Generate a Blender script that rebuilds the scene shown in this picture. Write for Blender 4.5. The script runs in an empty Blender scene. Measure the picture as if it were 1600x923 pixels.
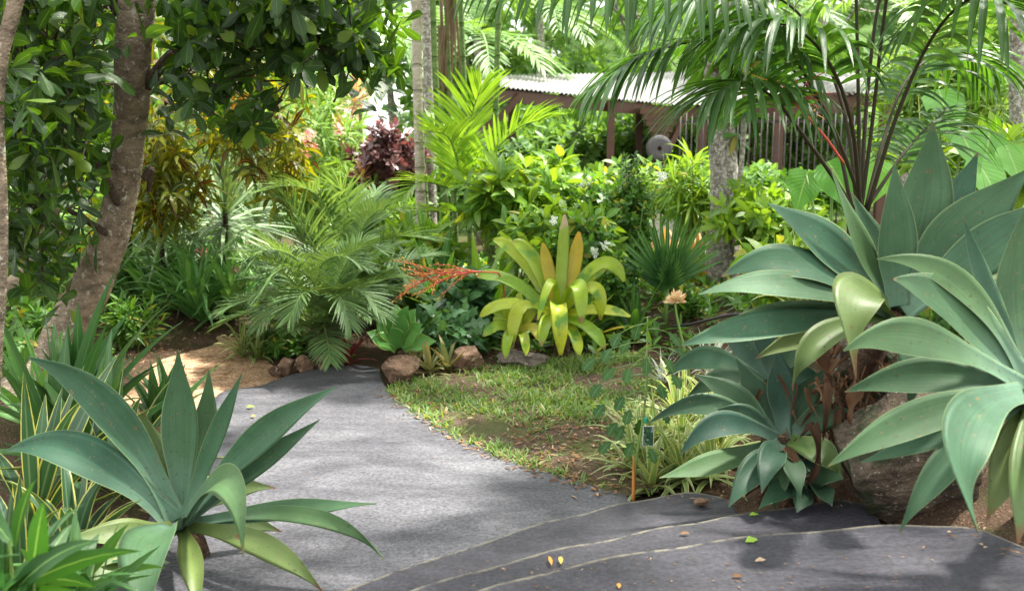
import bpy, bmesh, math, random
import numpy as np
from mathutils import Vector, noise as mnoise

# ------------------------------------------------------------------ camera, sky, sun, exposure
S = bpy.context.scene
COL = S.collection
RNG = np.random.default_rng(11)
random.seed(5)
R = math.radians
CAMZ, FPX, HORY = 1.8, 1556.0, 185.0
PITCH = math.atan((461.5 - HORY) / FPX)
cam = bpy.data.cameras.new('camera')
camo = bpy.data.objects.new('camera', cam)
COL.objects.link(camo)
camo.location = (0, 0, CAMZ)
camo.rotation_euler = (math.pi / 2 - PITCH, 0, 0)
cam.sensor_width = 36.0
cam.lens = FPX / 1600 * 36.0
cam.clip_start = 0.05
cam.clip_end = 1000
cam.dof.use_dof = True
cam.dof.focus_distance = 5.2
cam.dof.aperture_fstop = 3.2
S.camera = camo

SUN_DIR = Vector((0.38, 0.22, 1.0)).normalized()      # towards the sun: high, ahead and a little right
w = bpy.data.worlds.new('World')
S.world = w
w.use_nodes = True
nt = w.node_tree
nt.nodes.clear()
sky = nt.nodes.new('ShaderNodeTexSky')
sky.sky_type = 'NISHITA'
sky.sun_disc = False
sky.sun_elevation = math.asin(SUN_DIR.z)
sky.sun_rotation = math.atan2(SUN_DIR.x, SUN_DIR.y)
sky.air_density = 1.0
sky.dust_density = 2.5
bg = nt.nodes.new('ShaderNodeBackground')
bg.inputs['Strength'].default_value = 0.15
wo = nt.nodes.new('ShaderNodeOutputWorld')
# thin bright cloud over most of the sky
tc = nt.nodes.new('ShaderNodeTexCoord')
cn = nt.nodes.new('ShaderNodeTexNoise')
cn.inputs['Scale'].default_value = 2.2
cn.inputs['Detail'].default_value = 5
nt.links.new(tc.outputs['Generated'], cn.inputs['Vector'])
cr_ = nt.nodes.new('ShaderNodeMapRange')
cr_.inputs[1].default_value = .30
cr_.inputs[2].default_value = .62
cr_.inputs[3].default_value = .35
cr_.inputs[4].default_value = .95
nt.links.new(cn.outputs[0], cr_.inputs[0])
cm = nt.nodes.new('ShaderNodeMix')
cm.data_type = 'RGBA'
nt.links.new(cr_.outputs[0], cm.inputs[0])
nt.links.new(sky.outputs[0], cm.inputs[6])
cm.inputs[7].default_value = (7.6, 7.5, 7.2, 1)
nt.links.new(cm.outputs[2], bg.inputs[0])
nt.links.new(bg.outputs[0], wo.inputs[0])
sl = bpy.data.lights.new('sun', 'SUN')
sl.energy = 5.0
sl.angle = R(3.5)
sl.color = (1.0, 0.95, 0.86)
so = bpy.data.objects.new('sun', sl)
so.rotation_euler = SUN_DIR.to_track_quat('Z', 'Y').to_euler()
so.location = (4, 6, 20)
COL.objects.link(so)
S.view_settings.view_transform = 'Standard'
S.view_settings.look = 'None'
S.view_settings.gamma = 1.0
S.view_settings.exposure = 1.66
S.render.engine = 'CYCLES'
S.cycles.max_bounces = 8
S.cycles.transmission_bounces = 6
S.cycles.diffuse_bounces = 5
S.cycles.glossy_bounces = 3
S.cycles.caustics_reflective = False
S.cycles.caustics_refractive = False

# ------------------------------------------------------------------ geometry helpers
CP, SP = math.cos(PITCH), math.sin(PITCH)


def ray(px, py):
    a, b = (px - 800.0) / FPX, (461.5 - py) / FPX
    return np.array([a, CP + b * SP, -SP + b * CP])


def P(px, py, d):
    """world point seen at a photo pixel, d metres ahead of the camera"""
    r = ray(px, py)
    return np.array([0, 0, CAMZ]) + r * (d / r[1])


def G(px, py, z=0.0):
    """where that line of sight meets the level z"""
    r = ray(px, py)
    return np.array([0, 0, CAMZ]) + r * ((z - CAMZ) / r[2])


def sm(x):
    x = np.clip(x, 0, 1)
    return x * x * (3 - 2 * x)


def terrain(x, y):
    x, y = np.asarray(x, float), np.asarray(y, float)
    z = 0.34 * sm((x - 1.15) / 0.6) * sm((y - 2.3) / 0.6) * (1 - 0.4 * sm((y - 6) / 3))
    z = z + 0.10 * sm((-x - 2.0) / 1.0) * sm((y - 6) / 3)
    z = z - 0.55 * sm((y - 10) / 8)
    z = z + np.where(x > -2, 1, 0) * sm((x + 2) / 8) * 9.0 * sm((y - 24) / 40)
    z = z - sm((4 - x) / 10) * 7.0 * sm((y - 18) / 40)
    return z


def nrm(a):
    return a / np.maximum(np.linalg.norm(a, axis=-1, keepdims=True), 1e-9)


def A(x, n):
    return np.broadcast_to(np.asarray(x, float), (n,)).copy()


def U(a, b, n):
    return RNG.uniform(a, b, n)


class MB:
    """collects quad grids, links them as ONE mesh object"""
    def __init__(s):
        s.v, s.f, s.a, s.m, s.n = [], [], [], [], 0

    def grids(s, V, rnd=None, mat=0, uv=None):
        N, nv, nu, _ = V.shape
        if rnd is None:
            rnd = RNG.random(N)
        lf = np.empty((N, nv, nu, 3))
        if uv is None:
            lf[..., 0] = np.linspace(0, 1, nu)[None, None, :]
            lf[..., 1] = np.linspace(0, 1, nv)[None, :, None]
        else:
            lf[..., 0], lf[..., 1] = uv[0], uv[1]
        lf[..., 2] = np.asarray(rnd)[:, None, None]
        i = np.arange(nv - 1)[:, None] * nu + np.arange(nu - 1)[None, :]
        q = np.stack([i, i + 1, i + nu + 1, i + nu], -1).reshape(-1, 4)
        f = (s.n + np.arange(N)[:, None, None] * nv * nu + q[None]).reshape(-1, 4)
        s.v.append(V.reshape(-1, 3)); s.a.append(lf.reshape(-1, 3)); s.f.append(f)
        s.m.append(np.full(len(f), mat, np.int32))
        s.n += N * nv * nu

    def tube(s, pts, rad, seg=8, mat=0, rnd=0.5, lump=0.0, cap=True):
        pts = np.asarray(pts, float); K = len(pts)
        rad = A(rad, K) if np.ndim(rad) == 0 else np.asarray(rad, float)
        T = nrm(np.gradient(pts, axis=0))
        ref = np.array([0, 1, 0.03]) if abs(T[K // 2][2]) > 0.7 else np.array([0, 0, 1.0])
        a1 = nrm(np.cross(T, ref)); a2 = np.cross(T, a1)
        th = np.linspace(0, 2 * math.pi, seg + 1)
        rr = rad[:, None] * np.ones(seg + 1)[None]
        if lump:
            ph = RNG.random(6) * 6.3
            sp = np.concatenate([[0], np.cumsum(np.linalg.norm(np.diff(pts, axis=0), axis=1))])
            rr = rr * (1 + lump * (np.sin(th[None] * 2 + sp[:, None] * 3 + ph[0]) * .5 + np.sin(th[None] * 3 - sp[:, None] * 7 + ph[1]) * .4
                                   + np.sin(sp[:, None] * 13 + th[None] + ph[2]) * .35))
        V = pts[:, None] + rr[..., None] * (a1[:, None] * np.cos(th)[None, :, None] + a2[:, None] * np.sin(th)[None, :, None])
        if cap:
            V = np.concatenate([np.repeat(pts[:1, None], seg + 1, 1), V, np.repeat(pts[-1:, None], seg + 1, 1)], 0)
        s.grids(V[None], [rnd], mat)

    def box(s, c, dx, dy, dz, mat=0, ax=None):
        """box about centre c with half extents; ax = 3x3 axes as rows"""
        ax = np.eye(3) if ax is None else np.asarray(ax)
        e = ax * np.array([dx, dy, dz])[:, None]
        c = np.asarray(c, float)
        for k in range(3):
            u, v, n = e[(k + 1) % 3], e[(k + 2) % 3], e[k]
            for sg in (1, -1):
                o = c + n * sg
                uu = u * sg
                V = np.array([[o - uu - v, o + uu - v], [o - uu + v, o + uu + v]])
                s.grids(V[None], [0.5], mat)

    def beam(s, p, q, hw, hh, mat=0, up=(0, 0, 1)):
        p, q = np.asarray(p, float), np.asarray(q, float)
        t = nrm(q - p); sd = nrm(np.cross(t, up)); u = np.cross(sd, t)
        s.box((p + q) / 2, np.linalg.norm(q - p) / 2, hw, hh, mat, np.array([t, sd, u]))

    def build(s, name, mats, parent=None, smooth=True):
        v = np.concatenate(s.v); f = np.concatenate(s.f); a = np.concatenate(s.a); m = np.concatenate(s.m)
        if parent is not None:
            v = v - np.array(ROOTLOC[parent.name])
        me = bpy.data.meshes.new(name)
        me.vertices.add(len(v)); me.vertices.foreach_set('co', v.astype(np.float32).ravel())
        me.loops.add(f.size); me.loops.foreach_set('vertex_index', f.astype(np.int32).ravel())
        me.polygons.add(len(f)); me.polygons.foreach_set('loop_start', np.arange(0, f.size, 4, dtype=np.int32))
        at = me.attributes.new('lf', 'FLOAT_VECTOR', 'POINT')
        at.data.foreach_set('vector', a.astype(np.float32).ravel())
        for x in (mats if isinstance(mats, (list, tuple)) else [mats]):
            me.materials.append(x)
        me.polygons.foreach_set('material_index', m)
        me.polygons.foreach_set('use_smooth', np.full(len(f), bool(smooth)))
        me.update(calc_edges=True)
        o = bpy.data.objects.new(name, me)
        COL.objects.link(o)
        if parent is not None:
            o.parent = parent
        return o


ROOTLOC = {}


def thing(name, label, cat, loc, group=None):
    o = bpy.data.objects.new(name, None)
    COL.objects.link(o)
    o.location = tuple(loc); o.empty_display_size = 0.1
    ROOTLOC[o.name] = tuple(float(c) for c in loc)
    o['label'] = label; o['category'] = cat
    if group:
        o['group'] = group
    return o


def tag(o, label, cat, group=None):
    o['label'] = label; o['category'] = cat
    if group:
        o['group'] = group
    return o


def kind(o, k):
    o['kind'] = k
    return o


def dup(src, loc, rz, scale, label, group=None):
    r = src.copy(); COL.objects.link(r)
    r.location = tuple(loc); r.rotation_euler = (0, 0, rz); r.scale = (scale,) * 3
    r['label'] = label
    if group:
        r['group'] = group
    for ch in list(src.children):
        c = ch.copy(); COL.objects.link(c); c.parent = r
    return r


PROF = {
    'lance': [.12, .55, .95, 1, .8, .45, .03],
    'strap': [.75, .95, 1, .98, .9, .65, .05],
    'taper': [1, .95, .88, .75, .58, .35, .03],
    'agave': [.60, .50, .62, .86, 1, .99, .84, .56, .26, .03],
    'obov': [.08, .3, .6, .88, 1, .85, .12],
    'heart': [.55, .98, 1, .9, .72, .48, .24, .03],
    'oval': [.06, .6, .93, 1, .9, .6, .04],
    'brom': [.9, .82, .86, .95, 1, 1, .96, .8, .2],
    'holly': [.06, .35, .3, .9, .4, 1, .42, .7, .2, .03],
    'leaflet': [.35, .8, 1, 1, .9, .7, .45, .04],
}


def blades(mb, base, d, n, L, W, droop=0.3, prof='lance', nv=6, nu=3, cup=.18, dp=1.4, mat=0, rnd=None, wav=0.0, lat=0.0):
    base = np.asarray(base, float); N = len(base)
    d = nrm(np.asarray(d, float)); n = np.asarray(n, float)
    L, W, droop, cup, lat = A(L, N), A(W, N), A(droop, N), A(cup, N), A(lat, N)
    t = np.linspace(0, 1, nv)
    s0 = np.cross(d, n)
    bad = np.linalg.norm(s0, axis=1) < 1e-3
    s0[bad] = np.array([1, 0, 0.1]); s0 = nrm(s0)
    tm = (t[:-1] + t[1:]) / 2
    dirs = d[:, None] + np.array([0, 0, -1.0]) * (droop[:, None] * tm[None] ** dp)[..., None] + s0[:, None] * (lat[:, None] * tm[None])[..., None]
    dirs = nrm(dirs)
    pos = np.zeros((N, nv, 3)); pos[:, 1:] = np.cumsum(dirs, 1) * (L / (nv - 1))[:, None, None]
    pos += base[:, None]
    dv = np.zeros((N, nv, 3)); dv[:, 0] = dirs[:, 0]; dv[:, -1] = dirs[:, -1]
    dv[:, 1:-1] = nrm(dirs[:, :-1] + dirs[:, 1:])
    s = nrm(s0[:, None] - (s0[:, None] * dv).sum(-1, keepdims=True) * dv)
    nn = np.cross(s, dv)
    pr = np.array(PROF[prof]); wt = np.interp(t, np.linspace(0, 1, len(pr)), pr)
    u = np.linspace(-1, 1, nu)
    hw = (W / 2)[:, None, None] * wt[None, :, None]
    off = hw * u[None, None]
    lift = hw * (np.abs(u) ** 1.5)[None, None] * cup[:, None, None]
    if wav:
        ph = RNG.random(N)[:, None, None] * 6.3
        lift = lift + hw * wav * np.sin(t[None, :, None] * 14 + ph + u[None, None] * 1.7) * np.abs(u)[None, None]
    V = pos[:, :, None] + s[:, :, None] * off[..., None] + nn[:, :, None] * lift[..., None]
    mb.grids(V, rnd, mat)


def basis(ax):
    ax = nrm(np.asarray(ax, float))
    ref = np.where(np.abs(ax[:, 2:3]) > .9, np.array([[1., 0, 0]]), np.array([[0, 0, 1.]]))
    a1 = nrm(np.cross(ax, ref))
    return ax, a1, np.cross(ax, a1)


def whorls(mb, c, ax, k, L, W, e0=10, e1=60, droop=.3, prof='lance', nv=5, nu=3, cup=.2, stem=.05, mat=0, jl=.25, rnd=None, **kw):
    c = np.asarray(c, float).reshape(-1, 3); N = len(c)
    ax, a1, a2 = basis(np.broadcast_to(ax, (N, 3)))
    M = N * k
    rp = lambda q: np.repeat(q, k, 0)
    az = np.tile(np.arange(k) * 2.399963, N) + np.repeat(RNG.random(N) * 6.28, k) + U(-.3, .3, M)
    f = (np.tile(np.arange(k), N) + RNG.random(M)) / k
    e = np.radians(e0 + (e1 - e0) * f + U(-8, 8, M))
    rad = rp(a1) * np.cos(az)[:, None] + rp(a2) * np.sin(az)[:, None]
    d = rp(ax) * np.sin(e)[:, None] + rad * np.cos(e)[:, None]
    n = rp(ax) * np.cos(e)[:, None] - rad * np.sin(e)[:, None]
    b = rp(c) - rp(ax) * ((1 - f) * stem)[:, None]
    l = (rp(A(L, N)) if np.ndim(L) == 0 else np.repeat(L, k)) * U(1 - jl, 1 + jl, M)
    wv = (rp(A(W, N)) if np.ndim(W) == 0 else np.repeat(W, k)) * U(.85, 1.15, M)
    if rnd is not None:
        rnd = np.clip(np.repeat(rnd, k) + U(-.25, .25, M), 0, 1)
    blades(mb, b, d, n, l, wv, droop * U(.5, 1.5, M), prof, nv, nu, cup, mat=mat, rnd=rnd, **kw)


def bez(a, m, b, n):
    a, m, b = map(np.asarray, (a, m, b))
    c = 2 * m - .5 * (a + b)
    t = np.linspace(0, 1, n)[:, None]
    return a * (1 - t) ** 2 + c * 2 * t * (1 - t) + b * t ** 2


def spline(pts, n):
    pts = np.asarray(pts, float)
    q = np.vstack([2 * pts[0] - pts[1], pts, 2 * pts[-1] - pts[-2]])
    out = []
    K = len(pts) - 1
    for x in np.linspace(0, K - 1e-6, n):
        i = int(x); t = x - i
        p0, p1, p2, p3 = q[i:i + 4]
        out.append(.5 * (2 * p1 + (p2 - p0) * t + (2 * p0 - 5 * p1 + 4 * p2 - p3) * t * t + (3 * p1 - p0 - 3 * p2 + p3) * t ** 3))
    return np.array(out)


def thick_leaf(mb, a, m, b, W, axis_pt, prof='agave', th=.012, cup=.3, nv=22, mat=0, twist=0.0, wav=.0, rnd=None):
    """a fleshy leaf with real thickness: closed cross-section along a curve; its upper face looks to axis_pt"""
    p = bez(a, m, b, nv)
    T = nrm(np.gradient(p, axis=0))
    h = np.asarray(axis_pt) - p
    n = h - (h * T).sum(-1, keepdims=True) * T
    n = nrm(n)
    for i in range(1, nv):
        if (n[i] * n[i - 1]).sum() < 0:
            n[i] = -n[i]
    for _ in range(4):
        n[1:-1] = nrm(n[:-2] + n[1:-1] + n[2:])
    s = nrm(np.cross(T, n)); n = np.cross(s, T)
    t = np.linspace(0, 1, nv)
    if twist:
        ang = twist * t ** 1.3
        s, n = s * np.cos(ang)[:, None] + n * np.sin(ang)[:, None], n * np.cos(ang)[:, None] - s * np.sin(ang)[:, None]
    pr = np.array(PROF[prof]); wt = np.interp(t, np.linspace(0, 1, len(pr)), pr)
    if len(pr) > 4:
        wt[1:-1] = (wt[:-2] + 2 * wt[1:-1] + wt[2:]) / 4
    u = np.linspace(-1, 1, 7)
    uu = np.concatenate([u, u[::-1][1:]])
    low = np.concatenate([np.zeros(7), np.ones(6)]); low[-1] = 0
    hw = W / 2 * wt
    ct = cup * (1 - .5 * t)
    off = hw[:, None] * uu[None]
    lift = hw[:, None] * (np.abs(uu) ** 1.7)[None] * ct[:, None]
    if wav:
        ph = RNG.random() * 6.3
        lift += hw[:, None] * wav * np.sin(t * 9 + ph)[:, None] * (uu * np.abs(uu))[None]
    lift -= (low * (1 - uu ** 2))[None] * (th * (1.6 - 1.2 * t))[:, None]
    V = p[:, None] + s[:, None] * off[..., None] + n[:, None] * lift[..., None]
    uv = (((uu + 1) / 2)[None, None, :], t[None, :, None])
    mb.grids(V[None], [RNG.random() if rnd is None else rnd], mat, uv)


def frond(mb, pts, nl, ll, lw, a0=70, a1=30, droop=.5, vee=.3, start=.15, r0=.012, r1=.003, prof='leaflet', lp=(.55, .9, 1, .95, .75, .4),
          nv=6, nu=3, cup=.35, mats=(0, 1), jit=.12, dp=1.3, rseg=6):
    """palm frond: rachis tube and two rows of leaflets along a curve"""
    p = spline(pts, 26)
    s = np.linspace(0, 1, 26)
    mb.tube(p, r0 + (r1 - r0) * s, rseg, mats[1])
    T = nrm(np.gradient(p, axis=0))
    up = np.array([0, 0, 1.])
    side = np.cross(T, up)
    ln = np.linalg.norm(side, axis=1)
    good = np.argmax(ln)
    ref = side[good] / ln[good]
    side = nrm(np.where((side * ref).sum(-1, keepdims=True) < 0, -side, side) + ref * .35)
    for sg in (-1, 1):
        q = np.linspace(start, .995, nl) + U(-.4, .4, nl) * (1 - start) / nl
        q = np.clip(q, start, 1)
        f = (q - start) / (1 - start)
        ip = lambda Z: np.stack([np.interp(q, s, Z[:, i]) for i in range(3)], 1)
        b, t, sd = ip(p), nrm(ip(T)), nrm(ip(side))
        upn = nrm(np.cross(sd, t)); upn *= np.sign(upn[:, 2:3] + 1e-6)
        an = np.radians(a0 + (a1 - a0) * f + U(-6, 6, nl))
        v = vee + U(-.12, .12, nl)
        d = t * np.cos(an)[:, None] + (sg * sd * np.cos(v)[:, None] + upn * np.sin(v)[:, None]) * np.sin(an)[:, None]
        L = ll * np.interp(f, np.linspace(0, 1, len(lp)), lp) * U(1 - jit, 1 + jit, nl)
        blades(mb, b, d, upn, L, lw * U(.85, 1.15, nl) * np.interp(f, [0, .1, .8, 1], [.7, 1, .9, .6]), droop * U(.7, 1.4, nl), prof, nv, nu, cup, dp, mats[0])


def arc(base, az, el, L, droop, n=7, p=1.3):
    d = np.array([math.cos(az) * math.cos(el), math.sin(az) * math.cos(el), math.sin(el)])
    out = [np.asarray(base, float)]
    for i in range(n - 1):
        t = (i + .5) / (n - 1)
        dd = nrm(d + np.array([0, 0, -1]) * droop * t ** p)
        out.append(out[-1] + dd * L / (n - 1))
    return np.array(out)


def ball(n, r, flat=1.0, shell=.35):
    """n points through an ellipsoid's outer volume"""
    v = nrm(RNG.normal(size=(n, 3)))
    q = v * (RNG.uniform(shell ** 3, 1, n) ** (1 / 3))[:, None]
    return q * np.asarray(r), v


# ------------------------------------------------------------------ materials
def mat(name):
    m = bpy.data.materials.new(name)
    m.use_nodes = True
    m.node_tree.nodes.clear()
    return m, m.node_tree


class N_:
    def __init__(s, nt):
        s.nt = nt

    def new(s, t, **kw):
        n = s.nt.nodes.new(t)
        for k, v in kw.items():
            setattr(n, k, v)
        return n

    def put(s, sock, v):
        if hasattr(v, 'is_output') or isinstance(v, bpy.types.NodeSocket):
            s.nt.links.new(v, sock)
        else:
            if sock.type == 'RGBA' and len(v) == 3:
                v = (*v, 1)
            sock.default_value = v

    def math(s, op, a, b=None, c=None, clamp=False):
        n = s.new('ShaderNodeMath', operation=op, use_clamp=clamp)
        s.put(n.inputs[0], a)
        if b is not None: s.put(n.inputs[1], b)
        if c is not None: s.put(n.inputs[2], c)
        return n.outputs[0]

    def mix(s, f, a, b, mode='MIX'):
        n = s.new('ShaderNodeMix', data_type='RGBA', blend_type=mode)
        s.put(n.inputs['Factor'], f); s.put(n.inputs[6], a); s.put(n.inputs[7], b)
        return n.outputs[2]

    def noise(s, scale, detail=3, rough=.55, vec=None, out=0, dist=0.0):
        n = s.new('ShaderNodeTexNoise')
        n.inputs['Scale'].default_value = scale; n.inputs['Detail'].default_value = detail
        n.inputs['Roughness'].default_value = rough; n.inputs['Distortion'].default_value = dist
        if vec is not None: s.nt.links.new(vec, n.inputs['Vector'])
        return n.outputs[out]

    def ss(s, x, a, b):
        n = s.new('ShaderNodeMapRange', interpolation_type='SMOOTHSTEP')
        s.put(n.inputs[0], x); n.inputs[1].default_value = a; n.inputs[2].default_value = b
        return n.outputs[0]

    def lf(s):
        a = s.new('ShaderNodeAttribute', attribute_name='lf')
        x = s.new('ShaderNodeSeparateXYZ')
        s.nt.links.new(a.outputs['Vector'], x.inputs[0])
        return x.outputs[0], x.outputs[1], x.outputs[2], a.outputs['Vector']

    def pos(s):
        return s.new('ShaderNodeNewGeometry').outputs['Position']

    def obj(s):
        return s.new('ShaderNodeTexCoord').outputs['Object']

    def map(s, vec, scale):
        n = s.new('ShaderNodeMapping')
        s.nt.links.new(vec, n.inputs[0]); n.inputs['Scale'].default_value = scale
        return n.outputs[0]

    def out(s, col, rough=.6, spec=.4, bump=None, bstr=.3, bdist=.01, trans=0, tcol=None, coat=0):
        b = s.new('ShaderNodeBsdfPrincipled')
        s.put(b.inputs['Base Color'], col); s.put(b.inputs['Roughness'], rough)
        b.inputs['Specular IOR Level'].default_value = spec
        if coat:
            b.inputs['Coat Weight'].default_value = coat; b.inputs['Coat Roughness'].default_value = .25
        if bump is not None:
            bn = s.new('ShaderNodeBump'); bn.inputs['Strength'].default_value = bstr; bn.inputs['Distance'].default_value = bdist
            s.nt.links.new(bump, bn.inputs['Height']); s.nt.links.new(bn.outputs[0], b.inputs['Normal'])
        o = s.new('ShaderNodeOutputMaterial')
        sh = b.outputs[0]
        if trans:
            t = s.new('ShaderNodeBsdfTranslucent'); s.put(t.inputs[0], tcol if tcol is not None else col)
            mx = s.new('ShaderNodeMixShader'); mx.inputs[0].default_value = trans
            s.nt.links.new(sh, mx.inputs[1]); s.nt.links.new(t.outputs[0], mx.inputs[2]); sh = mx.outputs[0]
        s.nt.links.new(sh, o.inputs[0])


def leafmat(name, c1, c2, rib=None, ribw=.05, edge=None, edgew=.12, tip=None, tip0=.85, stripe=None, sw=9, base=None, base1=.3,
            rough=.42, trans=.35, spec=.45, var=.35, warm=(1.5, 1.35, .45), veins=.0, blotch=None, coat=0, fibre=0.0, rare=None, scar=0.0):
    m, t = mat(name); N = N_(t)
    u, v, r, vec = N.lf()
    col = N.mix(r, c1, c2)
    if rare is not None:
        col = N.mix(N.math('GREATER_THAN', r, 1 - rare[1]), col, rare[0])
    ua = N.math('ABSOLUTE', N.math('MULTIPLY_ADD', u, 2, -1))
    if base is not None:
        col = N.mix(N.ss(v, base1, 0.0), col, base)
    if fibre:
        fn = N.noise(1, 3, .7, N.map(vec, (26, 1.3, 31)))
        col = N.mix(fibre, col, N.mix(fn, (.25, .25, .25), (1.7, 1.7, 1.6)), 'MULTIPLY')
    if stripe is not None:
        sn = N.noise(1, 1, .5, N.map(vec, (sw, .15, 7)))
        col = N.mix(N.ss(sn, .47, .55), col, stripe)
    nz = N.noise(9, 3, .6, N.obj())
    col = N.mix(var, col, N.mix(nz, (.35, .4, .35), (1.6, 1.55, 1.5)), 'MULTIPLY')
    if blotch is not None:
        bz = N.noise(blotch[1], 3, .6, N.obj())
        col = N.mix(N.ss(bz, blotch[2], blotch[2] + .1), col, blotch[0])
    if scar:
        s1 = N.noise(1, 3, .65, N.map(vec, (9, 34, 57)), dist=.5)
        col = N.mix(N.math('MULTIPLY', N.ss(s1, .63, .70), scar), col, (.17, .12, .055))
        s2 = N.noise(55, 2, .6, N.obj())
        col = N.mix(N.math('MULTIPLY', N.ss(s2, .655, .70), scar * .7), col, (.05, .045, .02))
        s3 = N.noise(2.5, 3, .6, N.obj())
        col = N.mix(N.math('MULTIPLY', N.ss(s3, .45, .7), .5), col, N.mix(1.0, col, (1.5, 1.45, 1.5), 'MULTIPLY'))
    if edge is not None:
        col = N.mix(N.ss(ua, 1 - edgew - .04, 1 - edgew + .04), col, edge)
    if rib is not None:
        col = N.mix(N.ss(ua, ribw + .04, ribw - .03), col, rib)
    if tip is not None:
        tn = N.math('ADD', v, N.math('MULTIPLY', N.math('SUBTRACT', N.noise(14, 2, .6, N.obj()), .5), .22))
        col = N.mix(N.ss(tn, tip0 - .05, tip0 + .05), col, tip)
    bump = N.noise(1, 2, .6, N.map(vec, (60, 3, 17)))
    if veins:
        vw = N.math('SINE', N.math('ADD', N.math('MULTIPLY', v, 70), N.math('MULTIPLY', ua, -18)))
        bump = N.math('MULTIPLY_ADD', vw, veins, bump)
    tc = N.mix(1.0, col, warm, 'MULTIPLY')
    N.out(col, rough, spec, bump, .25, .004, trans, tc, coat)
    return m


M = {}
M['agave'] = leafmat('agave_leaf', (.034, .092, .056), (.074, .142, .058), edge=(.20, .28, .13), edgew=.03, base=(.12, .21, .15), base1=.4,
                     rough=.52, trans=.15, spec=.2, var=.5, fibre=.5, tip=(.20, .13, .06), tip0=1.0, blotch=((.10, .085, .035), 16, .69), warm=(1.1, 1.4, .5), scar=.8)
M['agave_blue'] = leafmat('agave_leaf_dark', (.016, .050, .034), (.040, .085, .042), edge=(.12, .18, .10), edgew=.03, base=(.09, .16, .12), base1=.35,
                          rough=.5, trans=.10, spec=.22, var=.4, fibre=.3, tip=(.20, .13, .06), tip0=1.0, warm=(1.1, 1.4, .5), scar=.7)
M['agave_old'] = leafmat('agave_leaf_old', (.085, .155, .042), (.125, .18, .05), edge=(.2, .24, .08), edgew=.04, rough=.45, trans=.2, var=.45, fibre=.35,
                         tip=(.16, .08, .035), tip0=.93, blotch=((.14, .08, .03), 12, .66), scar=1.0)
M['agave_small'] = leafmat('small_agave_leaf', (.08, .25, .05), (.15, .36, .08), edge=(.45, .55, .12), edgew=.07, rough=.4, trans=.25, var=.3)
M['dry'] = leafmat('dry_leaf', (.055, .030, .018), (.13, .072, .04), rough=.85, trans=.08, var=.8, spec=.15, fibre=.5, warm=(1.1, .8, .5))
M['dryfrond'] = leafmat('withered_frond', (.16, .11, .075), (.28, .21, .15), rough=.8, trans=.1, var=.6, spec=.1, fibre=.5, warm=(1, .9, .7))
M['vari'] = leafmat('yellow_edged_leaf', (.03, .085, .045), (.05, .12, .055), edge=(.50, .50, .15), edgew=.17, rough=.38, trans=.25, fibre=.35, rib=(.10, .17, .10), ribw=.1)
M['crinum'] = leafmat('dark_strap_leaf', (.035, .11, .03), (.07, .18, .04), rough=.3, trans=.25, spec=.5, fibre=.3, rib=(.10, .2, .06), ribw=.06)
M['lanceb'] = leafmat('bright_lance_leaf', (.022, .08, .016), (.045, .15, .025), rough=.38, trans=.35, rib=(.16, .3, .08), ribw=.06)
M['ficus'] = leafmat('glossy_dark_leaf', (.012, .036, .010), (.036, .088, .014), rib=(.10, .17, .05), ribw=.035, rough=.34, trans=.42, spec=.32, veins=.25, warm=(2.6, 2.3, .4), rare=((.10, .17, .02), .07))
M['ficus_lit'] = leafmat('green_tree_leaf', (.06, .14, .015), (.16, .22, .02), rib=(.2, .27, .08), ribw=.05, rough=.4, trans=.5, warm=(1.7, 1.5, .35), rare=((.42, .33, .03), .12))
M['croton'] = leafmat('croton_leaf', (.02, .065, .010), (.30, .33, .02), rib=(.45, .38, .05), ribw=.08, rough=.35, trans=.45, var=.6, warm=(1.5, 1.2, .3), rare=((.10, .035, .015), .10))
M['song'] = leafmat('striped_rosette_leaf', (.10, .24, .04), (.20, .38, .08), edge=(.42, .48, .14), edgew=.18, rough=.4, trans=.35)
M['spike'] = leafmat('grey_spiky_leaf', (.16, .27, .12), (.30, .42, .22), rough=.4, trans=.22, rib=(.25, .32, .2), ribw=.1)
M['agap'] = leafmat('agapanthus_leaf', (.09, .24, .06), (.18, .38, .13), rough=.28, trans=.3, spec=.5, fibre=.2)
M['palm'] = leafmat('feather_palm_leaflet', (.09, .19, .07), (.19, .31, .12), rough=.3, trans=.3, spec=.5, rib=(.2, .28, .1), ribw=.12)
M['cane'] = leafmat('golden_cane_leaflet', (.12, .27, .03), (.22, .40, .05), rough=.36, trans=.45, rib=(.4, .45, .12), ribw=.1)
M['bigpalm'] = leafmat('broad_palm_leaflet', (.030, .085, .022), (.060, .14, .034), rough=.33, trans=.36, spec=.45, fibre=.45, rib=(.09, .16, .05), ribw=.07, tip=(.2, .12, .05), tip0=1.01, warm=(2.0, 2.1, .4))
M['petiole'] = leafmat('dark_petiole', (.022, .020, .012), (.05, .04, .02), rough=.6, spec=.2, trans=0.0001, var=.6)
M['greenstalk'] = leafmat('green_stalk', (.12, .22, .05), (.2, .3, .08), rough=.45, trans=.02)
M['bright'] = leafmat('bright_broad_leaf', (.07, .19, .018), (.25, .40, .045), rare=((.34, .36, .06), .03), rough=.36, trans=.45, rib=(.3, .42, .12), ribw=.05, veins=.35)
M['mid'] = leafmat('mid_green_leaf', (.04, .13, .025), (.12, .27, .05), rare=((.34, .30, .06), .05), rough=.38, trans=.4, rib=(.18, .3, .09), ribw=.05, veins=.3)
M['small'] = leafmat('small_green_leaf', (.035, .11, .02), (.15, .32, .045), rare=((.36, .36, .06), .05), rough=.35, trans=.4)
M['far'] = leafmat('far_leaf', (.09, .20, .045), (.20, .36, .10), rough=.42, trans=.4)
M['fardark'] = leafmat('far_dark_leaf', (.055, .13, .04), (.12, .24, .075), rough=.42, trans=.38)
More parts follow.
